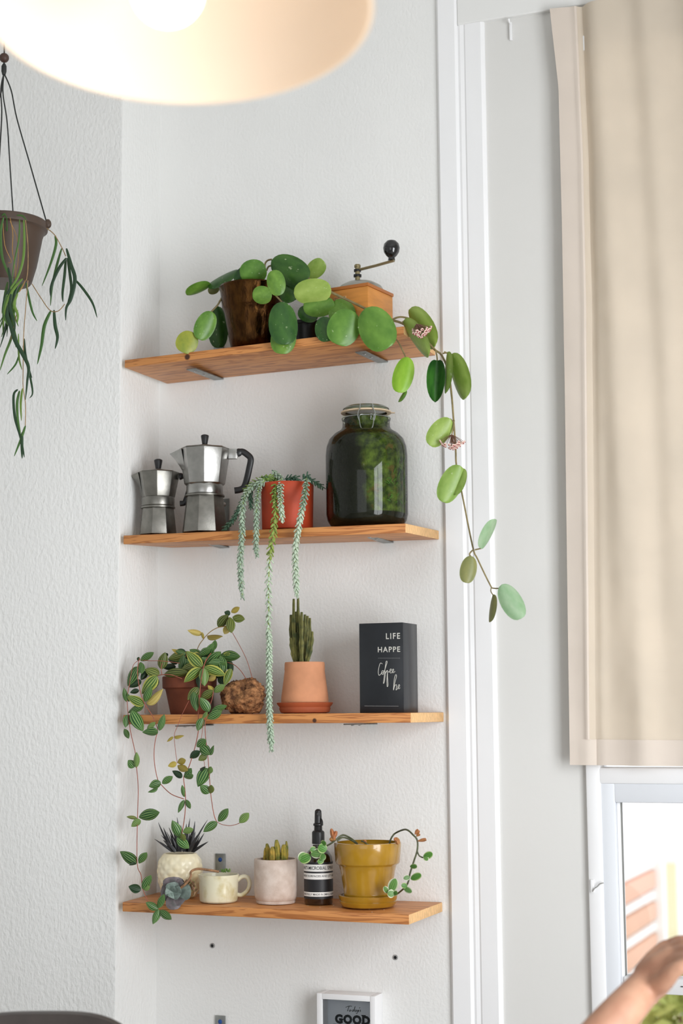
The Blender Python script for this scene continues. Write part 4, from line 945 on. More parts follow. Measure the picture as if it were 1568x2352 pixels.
strands = [  # name order: front ones first; (points, [spacing px per leaf start,end], leaf len px, mesh)
    ([Z6(640, 230), Z6(560, 290), Z6(450, 370), Z6(375, 480), Z6(345, 620), Z6(335, 780), Z6(335, 950), Z6(330, 1100), Z6(315, 1300), Z6(312, 1450), Z6(315, 1600), Z6(330, 1750), Z6(342, 1875)], 2.9, 11.5, sed, 0),
    ([Z6(650, 270), Z6(580, 330), Z6(550, 480), Z6(535, 650), Z6(535, 850), Z6(533, 1000), Z6(528, 1120), Z6(535, 1220), Z6(545, 1300)], 2.6, 10.5, sed, 0),
    ([Z6(1225, 230), Z6(1220, 330), Z6(1200, 480), Z6(1170, 650), Z6(1140, 800), Z6(1110, 950), Z6(1090, 1080), Z6(1075, 1200), Z6(1072, 1400), Z6(1080, 1600), Z6(1090, 1750), Z6(1090, 1840)], 3.1, 12, sed, 0),
    ([Z6(880, 240), Z6(868, 330), Z6(865, 450), Z6(870, 560), Z6(880, 680), Z6(890, 760), Z6(895, 815)], 2.5, 10.5, sed, 0),
    ([(616, 1440), (618, 1475), (618, 1510), (618, 1564), (618, 1615), (620, 1666), (622, 1700), (623, 1720)], 2.3, 11.5, sed, 0),
    ([Z6(810, 290), Z6(795, 400), Z6(785, 520), Z6(795, 640), Z6(800, 760), Z6(780, 850), Z6(775, 960), Z6(760, 1080), Z6(735, 1200), Z6(722, 1330)], 4.6, 12.5, sedg, 0),
    ([Z6(722, 1330), Z6(712, 1480), Z6(705, 1600), Z6(700, 1750), Z6(702, 1900), (617, 1400), (616, 1440)], 5.2, 11.5, sed, 0),
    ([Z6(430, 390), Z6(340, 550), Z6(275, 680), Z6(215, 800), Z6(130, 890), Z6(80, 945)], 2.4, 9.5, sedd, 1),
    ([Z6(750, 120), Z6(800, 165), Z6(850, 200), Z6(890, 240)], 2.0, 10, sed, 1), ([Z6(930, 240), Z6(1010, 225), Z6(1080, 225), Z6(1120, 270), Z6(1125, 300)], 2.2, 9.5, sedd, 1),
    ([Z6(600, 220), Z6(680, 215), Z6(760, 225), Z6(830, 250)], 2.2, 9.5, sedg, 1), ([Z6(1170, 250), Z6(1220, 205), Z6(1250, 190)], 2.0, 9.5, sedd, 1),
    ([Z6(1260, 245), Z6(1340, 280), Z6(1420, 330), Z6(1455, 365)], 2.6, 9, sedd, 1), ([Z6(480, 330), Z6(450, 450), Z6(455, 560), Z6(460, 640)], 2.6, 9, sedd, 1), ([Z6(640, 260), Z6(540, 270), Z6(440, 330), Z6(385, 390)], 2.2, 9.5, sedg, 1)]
count = 0; rest = {}
for si, (pts, spc, ll, me, back_) in enumerate(strands):
    def yy_(px, py):
        if back_: return -.165 if py > 1125 else (-.13 if px > 620 else -.16)
        return -.165 - .055 * min(1, max(0, (py - 1098) / 55))
    P3 = smooth_path([W(px, py, yy_(px, py)) for px, py in pts], 8); seg = [0]
    for a_, b_ in zip(P3, P3[1:]): seg.append(seg[-1] + (b_ - a_).length)
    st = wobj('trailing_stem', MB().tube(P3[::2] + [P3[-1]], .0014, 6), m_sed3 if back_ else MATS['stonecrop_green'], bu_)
    total = seg[-1]; step = spc * .00070; n = int(total / step); rnd = random.Random(si)
    for i in range(n):
        d_ = total * (i + .5) / n; j = max(k for k in range(len(seg)) if seg[k] <= d_); j = min(j, len(P3) - 2)
        t_ = (P3[j + 1] - P3[j]).normalized(); p = P3[j].lerp(P3[j + 1], (d_ - seg[j]) / max(seg[j + 1] - seg[j], 1e-9))
        a2 = i * 2.39996 + rnd.uniform(-.25, .25); u_ = (V((1, .35, 0)) - t_ * t_.dot(V((1, .35, 0)))).normalized(); v_ = t_.cross(u_); rad = u_ * math.cos(a2) + v_ * math.sin(a2)
        endq = d_ / total; spread = 1.0 if me is sedg or spc > 4 else .85; spread *= (1 if endq < .92 else .7)
        dirn = (t_ * .42 + rad * spread + V((0, 0, -.18))).normalized()
        ln = ll * .00098 * rnd.uniform(.95, 1.2) * (1 if endq < .93 else .75)
        A = p + rad * .0012; B = A + dirn * ln; hint = rad * .8 + V((0, 0, .5)) - t_ * .3
        if count < 300 and not back_: place_leaf(bu_, me, A, B, ln * .56, zs=1.0, hint=hint); count += 1
        else: rest.setdefault(id(me), (me, []))[1].append((A, B, ln * .56, hint))
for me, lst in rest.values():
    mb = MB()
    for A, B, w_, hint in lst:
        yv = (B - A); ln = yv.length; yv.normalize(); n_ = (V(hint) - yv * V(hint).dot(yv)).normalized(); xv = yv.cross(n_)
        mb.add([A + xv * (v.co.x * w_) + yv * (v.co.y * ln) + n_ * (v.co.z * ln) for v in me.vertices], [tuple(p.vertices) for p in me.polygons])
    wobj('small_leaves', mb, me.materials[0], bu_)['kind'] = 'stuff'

# ---- striped peperomia, third shelf
pxc, y = 435, -.115
b = on_shelf(3, pxc, 1640, y)
pe_ = thing('striped_peperomia', 'dark clay pot of trailing striped green leaves left of the rock', 'potted plant', b)
pr = ground(prof(pxc, y, b.z, [(43, 1641), (44, 1638), (54, 1590), (56, 1583), (60, 1582), (62, 1580), (62.5, 1556), (61, 1554)]))
obj('pot', lathe_pot([(.001, 0)] + pr, .005, 44), pm('dark_terracotta', (108, 54, 32), .8, var=.2, vscale=24, bump=.1, bscale=120), pe_)
obj('soil', MB().lathe([(.055, pr[-1][1] - .012), (.03, pr[-1][1] - .006), (.001, pr[-1][1] - .005)], 28), M_soil, pe_)['kind'] = 'stuff'
psh = oval(.62, .9)
pl_ = lambda nm, d_, l_, rim=None: leafmesh('leaf', striped_leaf(nm, d_, l_, rim), psh, cup=.2, curl=.12, thick=.03, nu=8, nv=10, fold=.08)
PL = {'g': pl_('peperomia_green', (46, 92, 46), (150, 182, 106)), 'o': pl_('peperomia_olive', (78, 92, 40), (150, 160, 84)), 'e': pl_('peperomia_yellow_edge', (70, 104, 44), (172, 186, 98), (192, 190, 92)),
      'd': pl_('peperomia_dark', (28, 52, 30), (58, 90, 54)), 'y': pl_('peperomia_yellow', (206, 184, 100), (222, 204, 128)), 'l': pl_('peperomia_light', (104, 138, 72), (160, 184, 112)), 'q': pl_('peperomia_gold', (164, 146, 62), (186, 168, 88))}
Z8 = lambda x, yy: (270 + x / 6.272, 1380 + yy / 6.272); Z1 = lambda x, yy: (260 + x / 3.92, 1360 + yy / 3.92)
L8 = [('d', 1060, 1000, 960, 900, 120, -.10), ('d', 1400, 980, 1440, 860, 110, -.10), ('d', 1150, 860, 1240, 760, 100, -.10), ('d', 1090, 900, 980, 820, 100, -.1), ('d', 1480, 1000, 1560, 1150, 90, -.11), ('d', 1330, 950, 1300, 1090, 100, -.12), ('d', 1020, 1040, 1110, 1080, 90, -.12),
      ('d', 840, 950, 655, 960, 80, -.12), ('d', 985, 760, 850, 715, 75, -.12), ('d', 340, 1150, 170, 1240, 90, -.2), ('d', 430, 1010, 345, 1130, 80, -.18), ('d', 310, 1290, 190, 1325, 66, -.2), ('d', 590, 1130, 505, 1285, 74, -.19), ('d', 720, 800, 690, 760, 40, -.13), ('d', 1185, 1000, 1180, 1250, 90, -.17),
      ('g', 1205, 800, 1045, 705, 105, -.13), ('g', 1290, 820, 1370, 635, 105, -.14), ('g', 1385, 715, 1405, 585, 70, -.13), ('g', 1275, 925, 1455, 760, 125, -.15), ('g', 945, 780, 895, 990, 95, -.15), ('o', 955, 770, 735, 830, 115, -.15), ('q', 985, 750, 800, 680, 56, -.14), ('g', 980, 770, 850, 720, 70, -.145),
      ('o', 625, 985, 680, 765, 125, -.18), ('o', 600, 1060, 405, 985, 130, -.19), ('o', 665, 1065, 965, 1045, 128, -.18), ('o', 1110, 930, 915, 1000, 118, -.16), ('e', 1212, 955, 1008, 735, 140, -.19), ('e', 1200, 975, 975, 1172, 125, -.195), ('l', 1240, 965, 1252, 1205, 122, -.2), ('e', 1245, 955, 1505, 1060, 120, -.195), ('y', 1310, 1155, 1395, 1095, 70, -.17),
      ('e', 565, 1085, 358, 1322, 155, -.2), ('y', 412, 1478, 602, 1272, 88, -.205), ('g', 388, 1455, 470, 1258, 100, -.21), ('e', 380, 1495, 148, 1372, 120, -.215), ('g', 372, 1500, 152, 1606, 90, -.212), ('g', 204, 1578, 355, 1840, 150, -.22), ('g', 286, 948, 150, 1208, 125, -.21), ('g', 330, 866, 496, 763, 90, -.2), ('g', 330, 880, 345, 1024, 96, -.2), ('d', 300, 870, 300, 820, 40, -.2),
      ('g', 132, 1455, 98, 1275, 66, -.215), ('g', 165, 1455, 150, 1355, 55, -.213), ('g', 150, 1640, 118, 1812, 92, -.215), ('g', 95, 1845, 150, 1967, 70, -.216), ('g', 600, 1872, 666, 1662, 86, -.22), ('g', 582, 1888, 362, 1902, 104, -.222), ('l', 425, 1857, 527, 1765, 66, -.218),
      ('o', 1168, 1250, 1018, 1412, 118, -.2), ('g', 1088, 1310, 1132, 1562, 108, -.21), ('o', 1200, 1402, 1358, 1310, 108, -.2), ('q', 1392, 1302, 1305, 1222, 60, -.19), ('l', 1392, 1322, 1528, 1228, 92, -.195), ('g', 1315, 1602, 1195, 1418, 120, -.215), ('g', 1350, 1595, 1542, 1528, 82, -.21), ('g', 1288, 1698, 1464, 1606, 105, -.22), ('g', 1228, 1688, 1158, 1858, 102, -.222), ('l', 1218, 1692, 1275, 1620, 50, -.222)]
L1 = [('g', 962, 570, 1118, 580, 80, -.15), ('g', 965, 572, 990, 725, 82, -.16), ('d', 1040, 600, 1065, 720, 56, -.13), ('e', 1062, 690, 1008, 832, 60, -.17), ('d', 950, 740, 1000, 820, 70, -.14), ('o', 945, 318, 1025, 218, 76, -.12), ('o', 1050, 225, 1062, 348, 70, -.125), ('o', 1072, 225, 1168, 240, 64, -.12), ('d', 1052, 200, 1003, 180, 44, -.115), ('q', 1060, 182, 1126, 142, 44, -.115), ('q', 1035, 308, 1003, 372, 56, -.118), ('y', 802, 378, 678, 344, 46, -.12), ('q', 845, 392, 968, 380, 34, -.12), ('q', 810, 422, 800, 368, 22, -.12)]
L3 = [('g', 188, 482, 136, 420, 66, -.22), ('l', 205, 485, 206, 362, 48, -.222), ('g', 230, 930, 388, 893, 88, -.222), ('o', 215, 940, 128, 928, 28, -.22), ('l', 245, 952, 168, 1012, 56, -.222), ('g', 212, 1342, 68, 1243, 82, -.222), ('g', 230, 1347, 291, 1266, 58, -.222), ('d', 210, 1350, 150, 1366, 20, -.22), ('g', 265, 1582, 332, 1470, 64, -.222), ('d', 250, 1582, 148, 1552, 70, -.222), ('l', 270, 1580, 318, 1556, 40, -.22),
      ('g', 405, 1757, 305, 1698, 60, -.225), ('g', 405, 1750, 450, 1640, 54, -.225), ('g', 410, 1760, 358, 1882, 58, -.225), ('g', 420, 1765, 512, 1836, 60, -.225), ('g', 430, 618, 332, 652, 68, -.222), ('g', 400, 662, 316, 692, 26, -.22), ('g', 440, 628, 523, 572, 54, -.222), ('d', 620, 570, 533, 516, 50, -.222), ('g', 640, 572, 692, 500, 56, -.222), ('g', 645, 575, 705, 556, 54, -.22), ('g', 640, 748, 622, 652, 34, -.22), ('g', 650, 770, 687, 842, 38, -.22), ('g', 640, 775, 588, 884, 38, -.22),
      ('g', 602, 1110, 535, 975, 74, -.222), ('l', 625, 1065, 706, 1042, 52, -.222), ('g', 572, 1112, 668, 1198, 74, -.222), ('o', 640, 1145, 620, 1088, 42, -.22), ('q', 570, 440, 497, 466, 46, -.22), ('q', 577, 438, 640, 418, 52, -.22), ('q', 578, 462, 658, 498, 56, -.222), ('q', 552, 200, 625, 184, 18, -.22), ('q', 540, 205, 486, 248, 22, -.22), ('g', 750, 295, 820, 240, 66, -.222), ('g', 782, 285, 856, 356, 80, -.224), ('g', 855, 362, 888, 288, 26, -.222),
      ('d', 690, 398, 765, 345, 58, -.22), ('o', 842, 368, 772, 414, 54, -.22), ('g', 848, 488, 768, 648, 94, -.224), ('l', 858, 540, 875, 486, 44, -.22), ('g', 862, 714, 787, 650, 68, -.222), ('o', 872, 718, 880, 652, 50, -.22), ('g', 944, 968, 1020, 866, 64, -.222), ('g', 936, 974, 822, 1058, 64, -.222), ('l', 1135, 982, 1208, 906, 62, -.222), ('d', 780, 492, 818, 470, 14, -.22)]
rx = random.Random(11)
for i in range(34):
    x = rx.uniform(880, 1560); yy = 780 + rx.uniform(0, 300) + abs(x - 1220) * .15; a = rx.uniform(-2.9, .3); l_ = rx.uniform(170, 250)
    L8.append((rx.choice('ggdge'), x, yy, x + l_ * math.cos(a), yy + l_ * .75 * math.sin(a) + 60, rx.uniform(90, 120), rx.uniform(-.165, -.09)))
for conv, lst, sc_ in ((Z8, L8, 6.272), (Z1, L1, 3.92), (S3z, L3, 3.92)):
    for (k, x0, y0_, x1, y1_, w_, yd) in lst:
        A = clampy(*conv(x0, y0_), yd); B = clampy(*conv(x1, y1_), yd - random.uniform(.004, .016)); lp = (B - A).length; B = A + (B - A) * 1.08; lp *= 1.08; wm = 1.2 * w_ / sc_ * mpp(430, 1600, yd); full = .56 * lp
        roll = random.uniform(-.25, .25)
        if wm < full * .6: roll = math.acos(max(.2, wm / full)) * random.choice((-1, 1)); wm = full
        place_leaf(pe_, PL[k], A, B, wm, roll)
def vpath(lst, d=None, r=.0013, m=M_redstem):
    P = []
    for conv, x, yy, dd in lst: P.append(clampy(*conv(x, yy), dd))
    wobj('trailing_stem', MB().tube(smooth_path(P, 5), r * .72, 6), m, pe_)
c8 = lambda l, d: [(Z8, x, yy, d) for x, yy in l]; c1 = lambda l, d: [(Z1, x, yy, d) for x, yy in l]; c3 = lambda l, d: [(S3z, x, yy, d) for x, yy in l]
vpath(c1([(235, 595), (218, 720), (240, 880), (280, 1000), (350, 1110), (385, 1190), (400, 1250)], -.216) + c3([(380, 230), (368, 330), (372, 450), (400, 590), (430, 635), (520, 720), (635, 765)], -.22), r=.0014)
vpath(c1([(145, 830), (128, 930), (125, 980), (135, 1110), (150, 1220)], -.215) + c3([(160, 180), (200, 360), (210, 480), (225, 680), (218, 930), (215, 1340), (250, 1450), (265, 1570), (300, 1660), (320, 1695), (405, 1757)], -.222))
vpath(c1([(840, 600), (815, 670), (790, 800), (775, 960), (765, 1110)], -.205) + c3([(768, 130), (745, 260), (715, 370), (675, 490), (635, 565), (645, 680), (650, 770), (645, 900), (620, 1060), (595, 1110)], -.22), r=.0015)
vpath(c1([(900, 880), (890, 960), (830, 1130)], -.205) + c3([(826, 60), (830, 200), (850, 370), (865, 560), (880, 740), (905, 900), (930, 970)], -.22))
vpath(c3([(930, 970), (980, 995), (1050, 1005), (1110, 993), (1138, 980)], -.22), r=.0010)
vpath(c3([(812, 60), (800, 170), (788, 260), (800, 400), (818, 430), (820, 490)], -.22), r=.0009)
vpath(c1([(680, 980), (620, 1100)], -.21) + c3([(582, 100), (550, 190), (560, 330), (576, 445)], -.22), r=.0009)
vpath(c1([(290, 1010), (285, 1090)], -.21), r=.0009)
vpath(c1([(700, 700), (760, 505), (810, 425), (870, 360), (940, 320), (1020, 300), (1045, 225)], -.12), r=.0014, m=pm('olive_stem', (150, 122, 66), .6))
vpath(c1([(1060, 345), (1120, 450), (1178, 560), (1215, 650), (1250, 772)], -.125), r=.0010, m=M_redstem)
vpath(c1([(960, 620), (1070, 645), (1140, 700), (1198, 785)], -.14), r=.0012)
vpath(c1([(620, 780), (520, 745), (430, 745), (380, 760)], -.19), r=.0014); vpath(c1([(600, 640), (440, 620), (320, 618), (235, 610)], -.2), r=.001); vpath(c1([(438, 745), (432, 690), (440, 640)], -.195), r=.0012)
vpath(c1([(235, 610), (180, 660), (150, 800), (145, 850)], -.214), r=.001)
vpath(c1([(640, 720), (720, 690), (800, 680), (850, 590), (880, 550)], -.16), r=.0015); vpath(c1([(600, 720), (640, 600), (680, 545)], -.14), r=.0014)
vpath(c1([(830, 1130), (825, 1160), (880, 1100)], -.218), r=.001)

# ---- hanging pot at the left
ZA = lambda x, yy: (x / 3.673, 440 + yy / 3.673)
yh = -.42; pxc = 11
top_ = W(pxc, 497, yh); bot = W(pxc, 652, yh)
hp_ = thing('hanging_planter', 'brown plastic hanging pot with strappy dangling leaves at far left', 'hanging plant', bot)
pr = prof(pxc, yh, bot.z, [(58, 652), (61, 648), (72, 610), (84, 545), (88, 533), (90, 531), (95, 529), (96, 524), (96, 514), (93, 511)])
pr[0] = (pr[0][0], 0)
m_hp = pm('brown_plastic', (74, 57, 46), .5, var=.06, vscale=20)
obj('pot', lathe_pot([(.001, 0)] + pr, .003, 48), m_hp, hp_)
obj('soil', MB().lathe([(.088, pr[-1][1] - .012), (.05, pr[-1][1] - .006), (.001, pr[-1][1] - .005)], 28), M_soil, hp_)['kind'] = 'stuff'
rimz = pr[-1][1]; knot = loc_(hp_, W(9, 168, yh)); s_ = mpp(pxc, 500, yh)
m_cord = pm('dark_cord', (38, 40, 38), .6)
for a in (math.radians(21), math.radians(110), math.radians(200), math.radians(290)):
    e_ = V((95 * s_ * math.cos(a), 95 * s_ * math.sin(a), rimz - .006)); m_ = knot.lerp(e_, .12) + V((.008 * math.cos(a * 2), 0, 0))
    obj('hanging_cord', MB().tube(smooth_path([knot, m_, knot.lerp(e_, .3), knot.lerp(e_, .6), e_]), .0018, 6), m_cord, hp_)
    obj('rim_lug', MB().ball(e_ * 1.01, .009, 10, 6, (1, 1, 1.3)), m_hp, hp_)
z1_ = loc_(hp_, W(9, 150, yh)).z
obj('hook_sleeve', MB().lathe([(.004, knot.z - .004), (.006, knot.z + .004), (.006, z1_ - .002), (.003, z1_ + .004)], 12, cx=knot.x, cy=knot.y), m_cord, hp_)
obj('wooden_bead', MB().ball((knot.x, knot.y, loc_(hp_, W(9, 133, yh)).z), .0115, 16, 10), pm('dark_wood', (70, 48, 38), .5), hp_)
obj('ceiling_cord', MB().tube([(knot.x, knot.y, z1_), (knot.x, knot.y, ZC - bot.z)], .002, 6), m_cord, hp_)
obj('ceiling_hook', MB().lathe([(.02, ZC - bot.z - .012), (.02, ZC - bot.z)], 16, cx=knot.x, cy=knot.y), M_zinc, hp_)
m_st = {'d': pm('strap_dark', (38, 66, 40), .45, rnd=.12, trans=.1), 'm': pm('strap_green', (72, 110, 50), .45, rnd=.14, trans=.15), 'l': pm('strap_light', (112, 146, 64), .5, rnd=.12, trans=.2), 't': pm('strap_dry', (170, 128, 70), .7, rnd=.15)}
SL = [('m', [(465, 370), (472, 450), (430, 600), (355, 795)], 24, -.42), ('m', [(520, 480), (480, 620), (440, 800), (425, 962)], 22, -.42), ('d', [(560, 560), (490, 660), (432, 800), (428, 892)], 28, -.43), ('d', [(555, 560), (545, 700), (528, 850), (530, 932)], 24, -.42), ('d', [(560, 480), (600, 620), (632, 740), (600, 900), (560, 980), (553, 1087)], 32, -.43), ('d', [(568, 560), (590, 700), (600, 830), (565, 960)], 24, -.42), ('d', [(630, 740), (700, 820), (780, 940), (818, 1062)], 22, -.42), ('m', [(430, 1005), (375, 1130), (350, 1300), (315, 1457)], 30, -.42), ('d', [(455, 1000), (465, 1130), (485, 1230), (465, 1327)], 30, -.42), ('m', [(220, 770), (245, 900), (275, 1020), (312, 1092)], 20, -.5),
      ('m', [(30, 215), (5, 350), (20, 560), (80, 720), (90, 850)], 24, -.53), ('m', [(165, 230), (160, 400), (120, 600), (100, 760)], 16, -.53), ('l', [(200, 240), (205, 400), (195, 570), (150, 720), (60, 870), (15, 1030)], 22, -.53), ('d', [(70, 640), (90, 800), (40, 900), (15, 1020)], 26, -.53), ('l', [(190, 735), (110, 830), (50, 960), (25, 1140)], 24, -.53), ('l', [(150, 860), (120, 950), (150, 1040), (145, 1112)], 24, -.53), ('d', [(95, 900), (60, 1030), (90, 1130), (130, 1260), (190, 1370), (240, 1480), (230, 1600), (215, 1757)], 36, -.53), ('m', [(120, 1130), (90, 1250), (40, 1380), (0, 1510)], 22, -.52), ('m', [(160, 1380), (130, 1460), (60, 1542)], 16, -.52), ('l', [(155, 1200), (160, 1400), (185, 1502)], 16, -.52), ('d', [(205, 1240), (215, 1370), (240, 1480), (270, 1572)], 18, -.51), ('d', [(195, 1300), (215, 1400), (245, 1520), (275, 1690), (250, 1742)], 20, -.51),
      ('d', [(150, 1670), (115, 1720), (125, 1900), (170, 2060), (195, 2180), (205, 2242)], 24, -.51), ('m', [(165, 1680), (145, 1780), (150, 1920), (175, 2050)], 24, -.51), ('l', [(190, 1660), (175, 1780), (180, 1932)], 20, -.51), ('m', [(215, 1975), (180, 2080), (120, 2232)], 22, -.51), ('d', [(187, 2030), (185, 2150), (187, 2252)], 26, -.51), ('d', [(95, 840), (85, 980), (120, 1100), (125, 1180)], 26, -.53), ('m', [(60, 870), (30, 1000), (55, 1100), (110, 1160)], 22, -.53), ('m', [(55, 200), (60, 330), (45, 300)], 12, -.5), ('m', [(140, 200), (190, 205), (225, 245)], 16, -.5), ('m', [(15, 205), (40, 190), (60, 240)], 16, -.51), ('t', [(85, 220), (108, 350), (105, 500), (125, 620), (130, 740)], 9, -.525), ('t', [(25, 240), (40, 450), (95, 585), (70, 600)], 7, -.525), ('t', [(85, 250), (140, 380), (155, 560), (130, 720)], 6, -.525), ('t', [(160, 850), (190, 800), (215, 745)], 14, -.52),
      ('m', [(-60, 210), (-75, 420), (-40, 700), (-60, 1000), (-30, 1250)], 24, -.52), ('d', [(-20, 215), (-35, 500), (-10, 760), (-25, 1080)], 24, -.53)]
rs = random.Random(5)
for i in range(12):
    x0 = rs.uniform(40, 190); y0_ = rs.uniform(700, 900); x1 = rs.uniform(-10, 170); y1_ = y0_ + rs.uniform(230, 480)
    SL.append((rs.choice('dmmdl'), [(x0, y0_), (x0 * .7 + x1 * .3 + rs.uniform(-25, 10), y0_ * .6 + y1_ * .4), (x1, y1_)], rs.uniform(18, 26), rs.uniform(-.53, -.48)))
for k, pts, w_, yd in SL:
    P = smooth_path([W(*ZA(x, yy), yd) for x, yy in pts], 5); P = [loc_(hp_, p) for p in P]; n = len(P); hw = w_ / 3.673 * mpp(20, 800, yd) / 2
    if k == 't': hw *= .8
    obj('leaf', MB().tube(P, [max(hw * (math.sin(math.pi * (.06 + .94 * (i / (n - 1)) ** .8)) ** .55 if i < n - 1 else .12), .0006) for i in range(n)], 8, ((.35, -.94, 0), .28)), m_st[k], hp_)
for pts, yd in (([(395, 310), (460, 365), (520, 470), (555, 545)], -.42), ([(270, 780), (340, 890), (420, 1000), (490, 1008), (545, 950)], -.43), ([(235, 750), (215, 1000), (200, 1200), (195, 1500), (195, 1650), (215, 1800), (213, 1975)], -.515), ([(215, 240), (235, 450), (235, 650), (222, 750)], -.525), ([(150, 1000), (120, 1120), (90, 1250)], -.525)):
    wobj('trailing_stem', MB().tube(smooth_path([W(*ZA(x, yy), yd) for x, yy in pts], 5), .0011, 6), M_brownstem, hp_)

# ================================================================ lamp, blind, frame, hand, outside
# ---- pendant lamp close to the camera
cL = D(405, 24, 2.0)
lam = thing('pendant_lamp', 'big white pendant lamp shade with glowing bulb at the top left', 'lamp', cL)
Rr = 455 / FPX * 2.0
tilt = Matrix.Rotation(math.radians(-6.8), 4, _R0)
pr = [(Rr, 0), (Rr - .002, .003), (Rr * .97, .018), (Rr * .86, .055), (Rr * .66, .10), (Rr * .42, .138), (Rr * .2, .162), (.035, .172)]
inner = [(r - .003, z - .003) for r, z in pr[1:]][::-1]
mb = MB().lathe(pr + inner + [(Rr - .004, .001), (Rr, 0)], 72, close=False); mb.v = [tuple(tilt @ V(v)) for v in mb.v]
m_shade = pm('lamp_shade_white', (250, 234, 214), .55, trans=.25)
obj('shade', mb, m_shade, lam)
bc = D(385, -22, 2.02) - cL
mb = MB(); mb.ball((0, 0, 0), .044, 28, 18); mb.v = [tuple(V(v) + bc) for v in mb.v]
m_bulb = bpy.data.materials.new('glowing_bulb'); m_bulb.use_nodes = True; bb = m_bulb.node_tree.nodes['Principled BSDF']
bb.inputs['Emission Color'].default_value = (1.0, .85, .73, 1); bb.inputs['Emission Strength'].default_value = 5.2
obj('bulb', mb, m_bulb, lam)
top = V(tilt @ V((0, 0, .172)))
obj('socket', MB().tube([bc + V((0, 0, .035)), bc + V((0, 0, .06)), top + V((0, 0, .02)), top + V((0, 0, .06))], [.016, .02, .024, .012], 20), M_gloss, lam)
obj('cord', MB().tube([top + V((0, 0, .05)), V((top.x, top.y, ZC - cL.z - .02))], .003, 8), M_black, lam)
obj('ceiling_rose', MB().lathe([(.05, ZC - cL.z - .025), (.05, ZC - cL.z - .01), (.045, ZC - cL.z)], 28, cx=top.x, cy=top.y), M_gloss, lam)

# ---- fabric blind in front of the window
yb = -.036
le = [(20, 1262), (200, 1282), (500, 1290), (900, 1297), (1400, 1303), (1757, 1308)]
def ledge(t):
    py = 20 + (1757 - 20) * t
    for (a_, b_), (c_, d_) in zip(le, le[1:]):
        if py <= c_ + .01: return b_ + (d_ - b_) * (py - a_) / (c_ - a_), py
    return le[-1][1], 1757
bl = thing('fabric_blind', 'cream linen blind with sewn hems hanging in front of the window', 'blind', W(1450, 20, yb))
XB = 1.80
hemx = [1322, 1338, 1346, 1349, 1352, 1354]
def fold(x, z, t):
    d = .011 * math.sin(x * 26 + 1.3 + .8 * z) * (.4 + .6 * t) + .008 * math.sin(x * 57 + z * 1.7) + .006 * math.sin(x * 13 - z * 2.2) + .0014 * math.sin(x * 110 + z * 1.5 + 2 * math.sin(z * 2))
    d *= .72; d += .0022 * noise.noise(V((x * 14, z * 6, 0))) + .0012 * noise.noise(V((x * 30, z * 30, 3)))
    return d
def blind_pt(s_, t):
    px_, py_ = ledge(t); L0 = W(px_, py_, yb); R0_ = V((XB, yb, W(1568, 20 - 31 + (1770 - 20 + 31) * t, yb).z))
    h0 = W(hemx[min(int(t * 5), 4)] * (1 - (t * 5 - int(t * 5))) + hemx[min(int(t * 5) + 1, 5)] * (t * 5 - int(t * 5)), py_, yb)
    p = L0.lerp(R0_, s_)
    f_ = fold(p.x, p.z, t); a_ = min(1, (p.x - L0.x) / .05)
    cre = math.exp(-((p.x - h0.x - .012) / .010) ** 2) * .010 - math.exp(-((p.x - h0.x + .004) / .006) ** 2) * .004
    sm = sum(math.exp(-((py_ + (p.x - L0.x) * 30 - q) / 4) ** 2) for q in (1538,)) * .003
    return V((p.x, yb + f_ * (.35 + .65 * a_) + cre - sm, p.z)), h0.x
def cloth(name, col, trans=.38):
    m = pm(name, col, .9, trans=trans, var=.03, vscale=6, bump=.12, bscale=700, bdist=.0006); return m
m_lin = cloth('cream_linen', (232, 221, 205)); m_hem = cloth('hem_linen', (226, 214, 202), .18)
Tb = .966
hs = .0
def sub(s0, s1, t0, t1, off):
    def fn(u, v):
        t = t0 + (t1 - t0) * v; p0, hx = blind_pt(0, t); sh = (hx - p0.x) / (XB - p0.x)
        a_ = sh if s0 == 'h' else s0; b_ = sh if s1 == 'h' else s1
        p, _ = blind_pt(a_ + (b_ - a_) * u, t); p = p + V((0, off, 0)); return p - RM[bl].translation
    return fn
obj('linen_panel', MB().grid(sub('h', 1, 0, Tb, 0), 200, 130, (0, .0012, 0)), m_lin, bl)
obj('side_hem', MB().grid(sub(0, 'h', 0, Tb, -.001), 14, 90, (0, .003, 0)), m_hem, bl)
obj('bottom_hem', MB().grid(sub(0, 1, Tb, 1, -.001), 100, 8, (0, .003, 0)), m_hem, bl)
zt_ = W(1450, 0, yb).z + .02
obj('head_rail', MB().box(W(1275, 10, yb).x - bl.location.x, XB - bl.location.x, .022, .05, -.012, .015), M_gloss, bl, bevel=.003)

# ---- white box frame on the wall, bottom edge of the picture
yf = -.05
A = W(727, 2281, yf); B = W(861, 2286, yf)
fr = thing('picture_frame', 'white box frame with lettered print at the bottom edge', 'picture frame', (A.x, 0, A.z - .19))
wf, hf, tf = B.x - A.x, .19, .0125
for (x0_, x1_, z0_, z1_) in ((0, tf, 0, hf), (wf - tf, wf, 0, hf), (tf, wf - tf, hf - tf, hf), (tf, wf - tf, 0, tf)):
    obj('frame_side', MB().box(x0_, x1_, yf, 0, z0_, z1_), M_gloss, fr, bevel=.001)
obj('print', MB().box(tf, wf - tf, -.014, -.012, tf, hf - tf), pm('print_paper', (222, 230, 238), .6), fr)
obj('backing_board', MB().box(tf, wf - tf, -.012, -.001, tf, hf - tf), pm('board', (170, 150, 120), .8), fr)
obj('pane', MB().box(tf, wf - tf, yf + .006, yf + .008, tf, hf - tf), G_win, fr)
m_ink = pm('ink', (36, 44, 50), .6)
F2 = lambda x, yy: (380 + x / 2.529, 2120 + yy / 2.529)
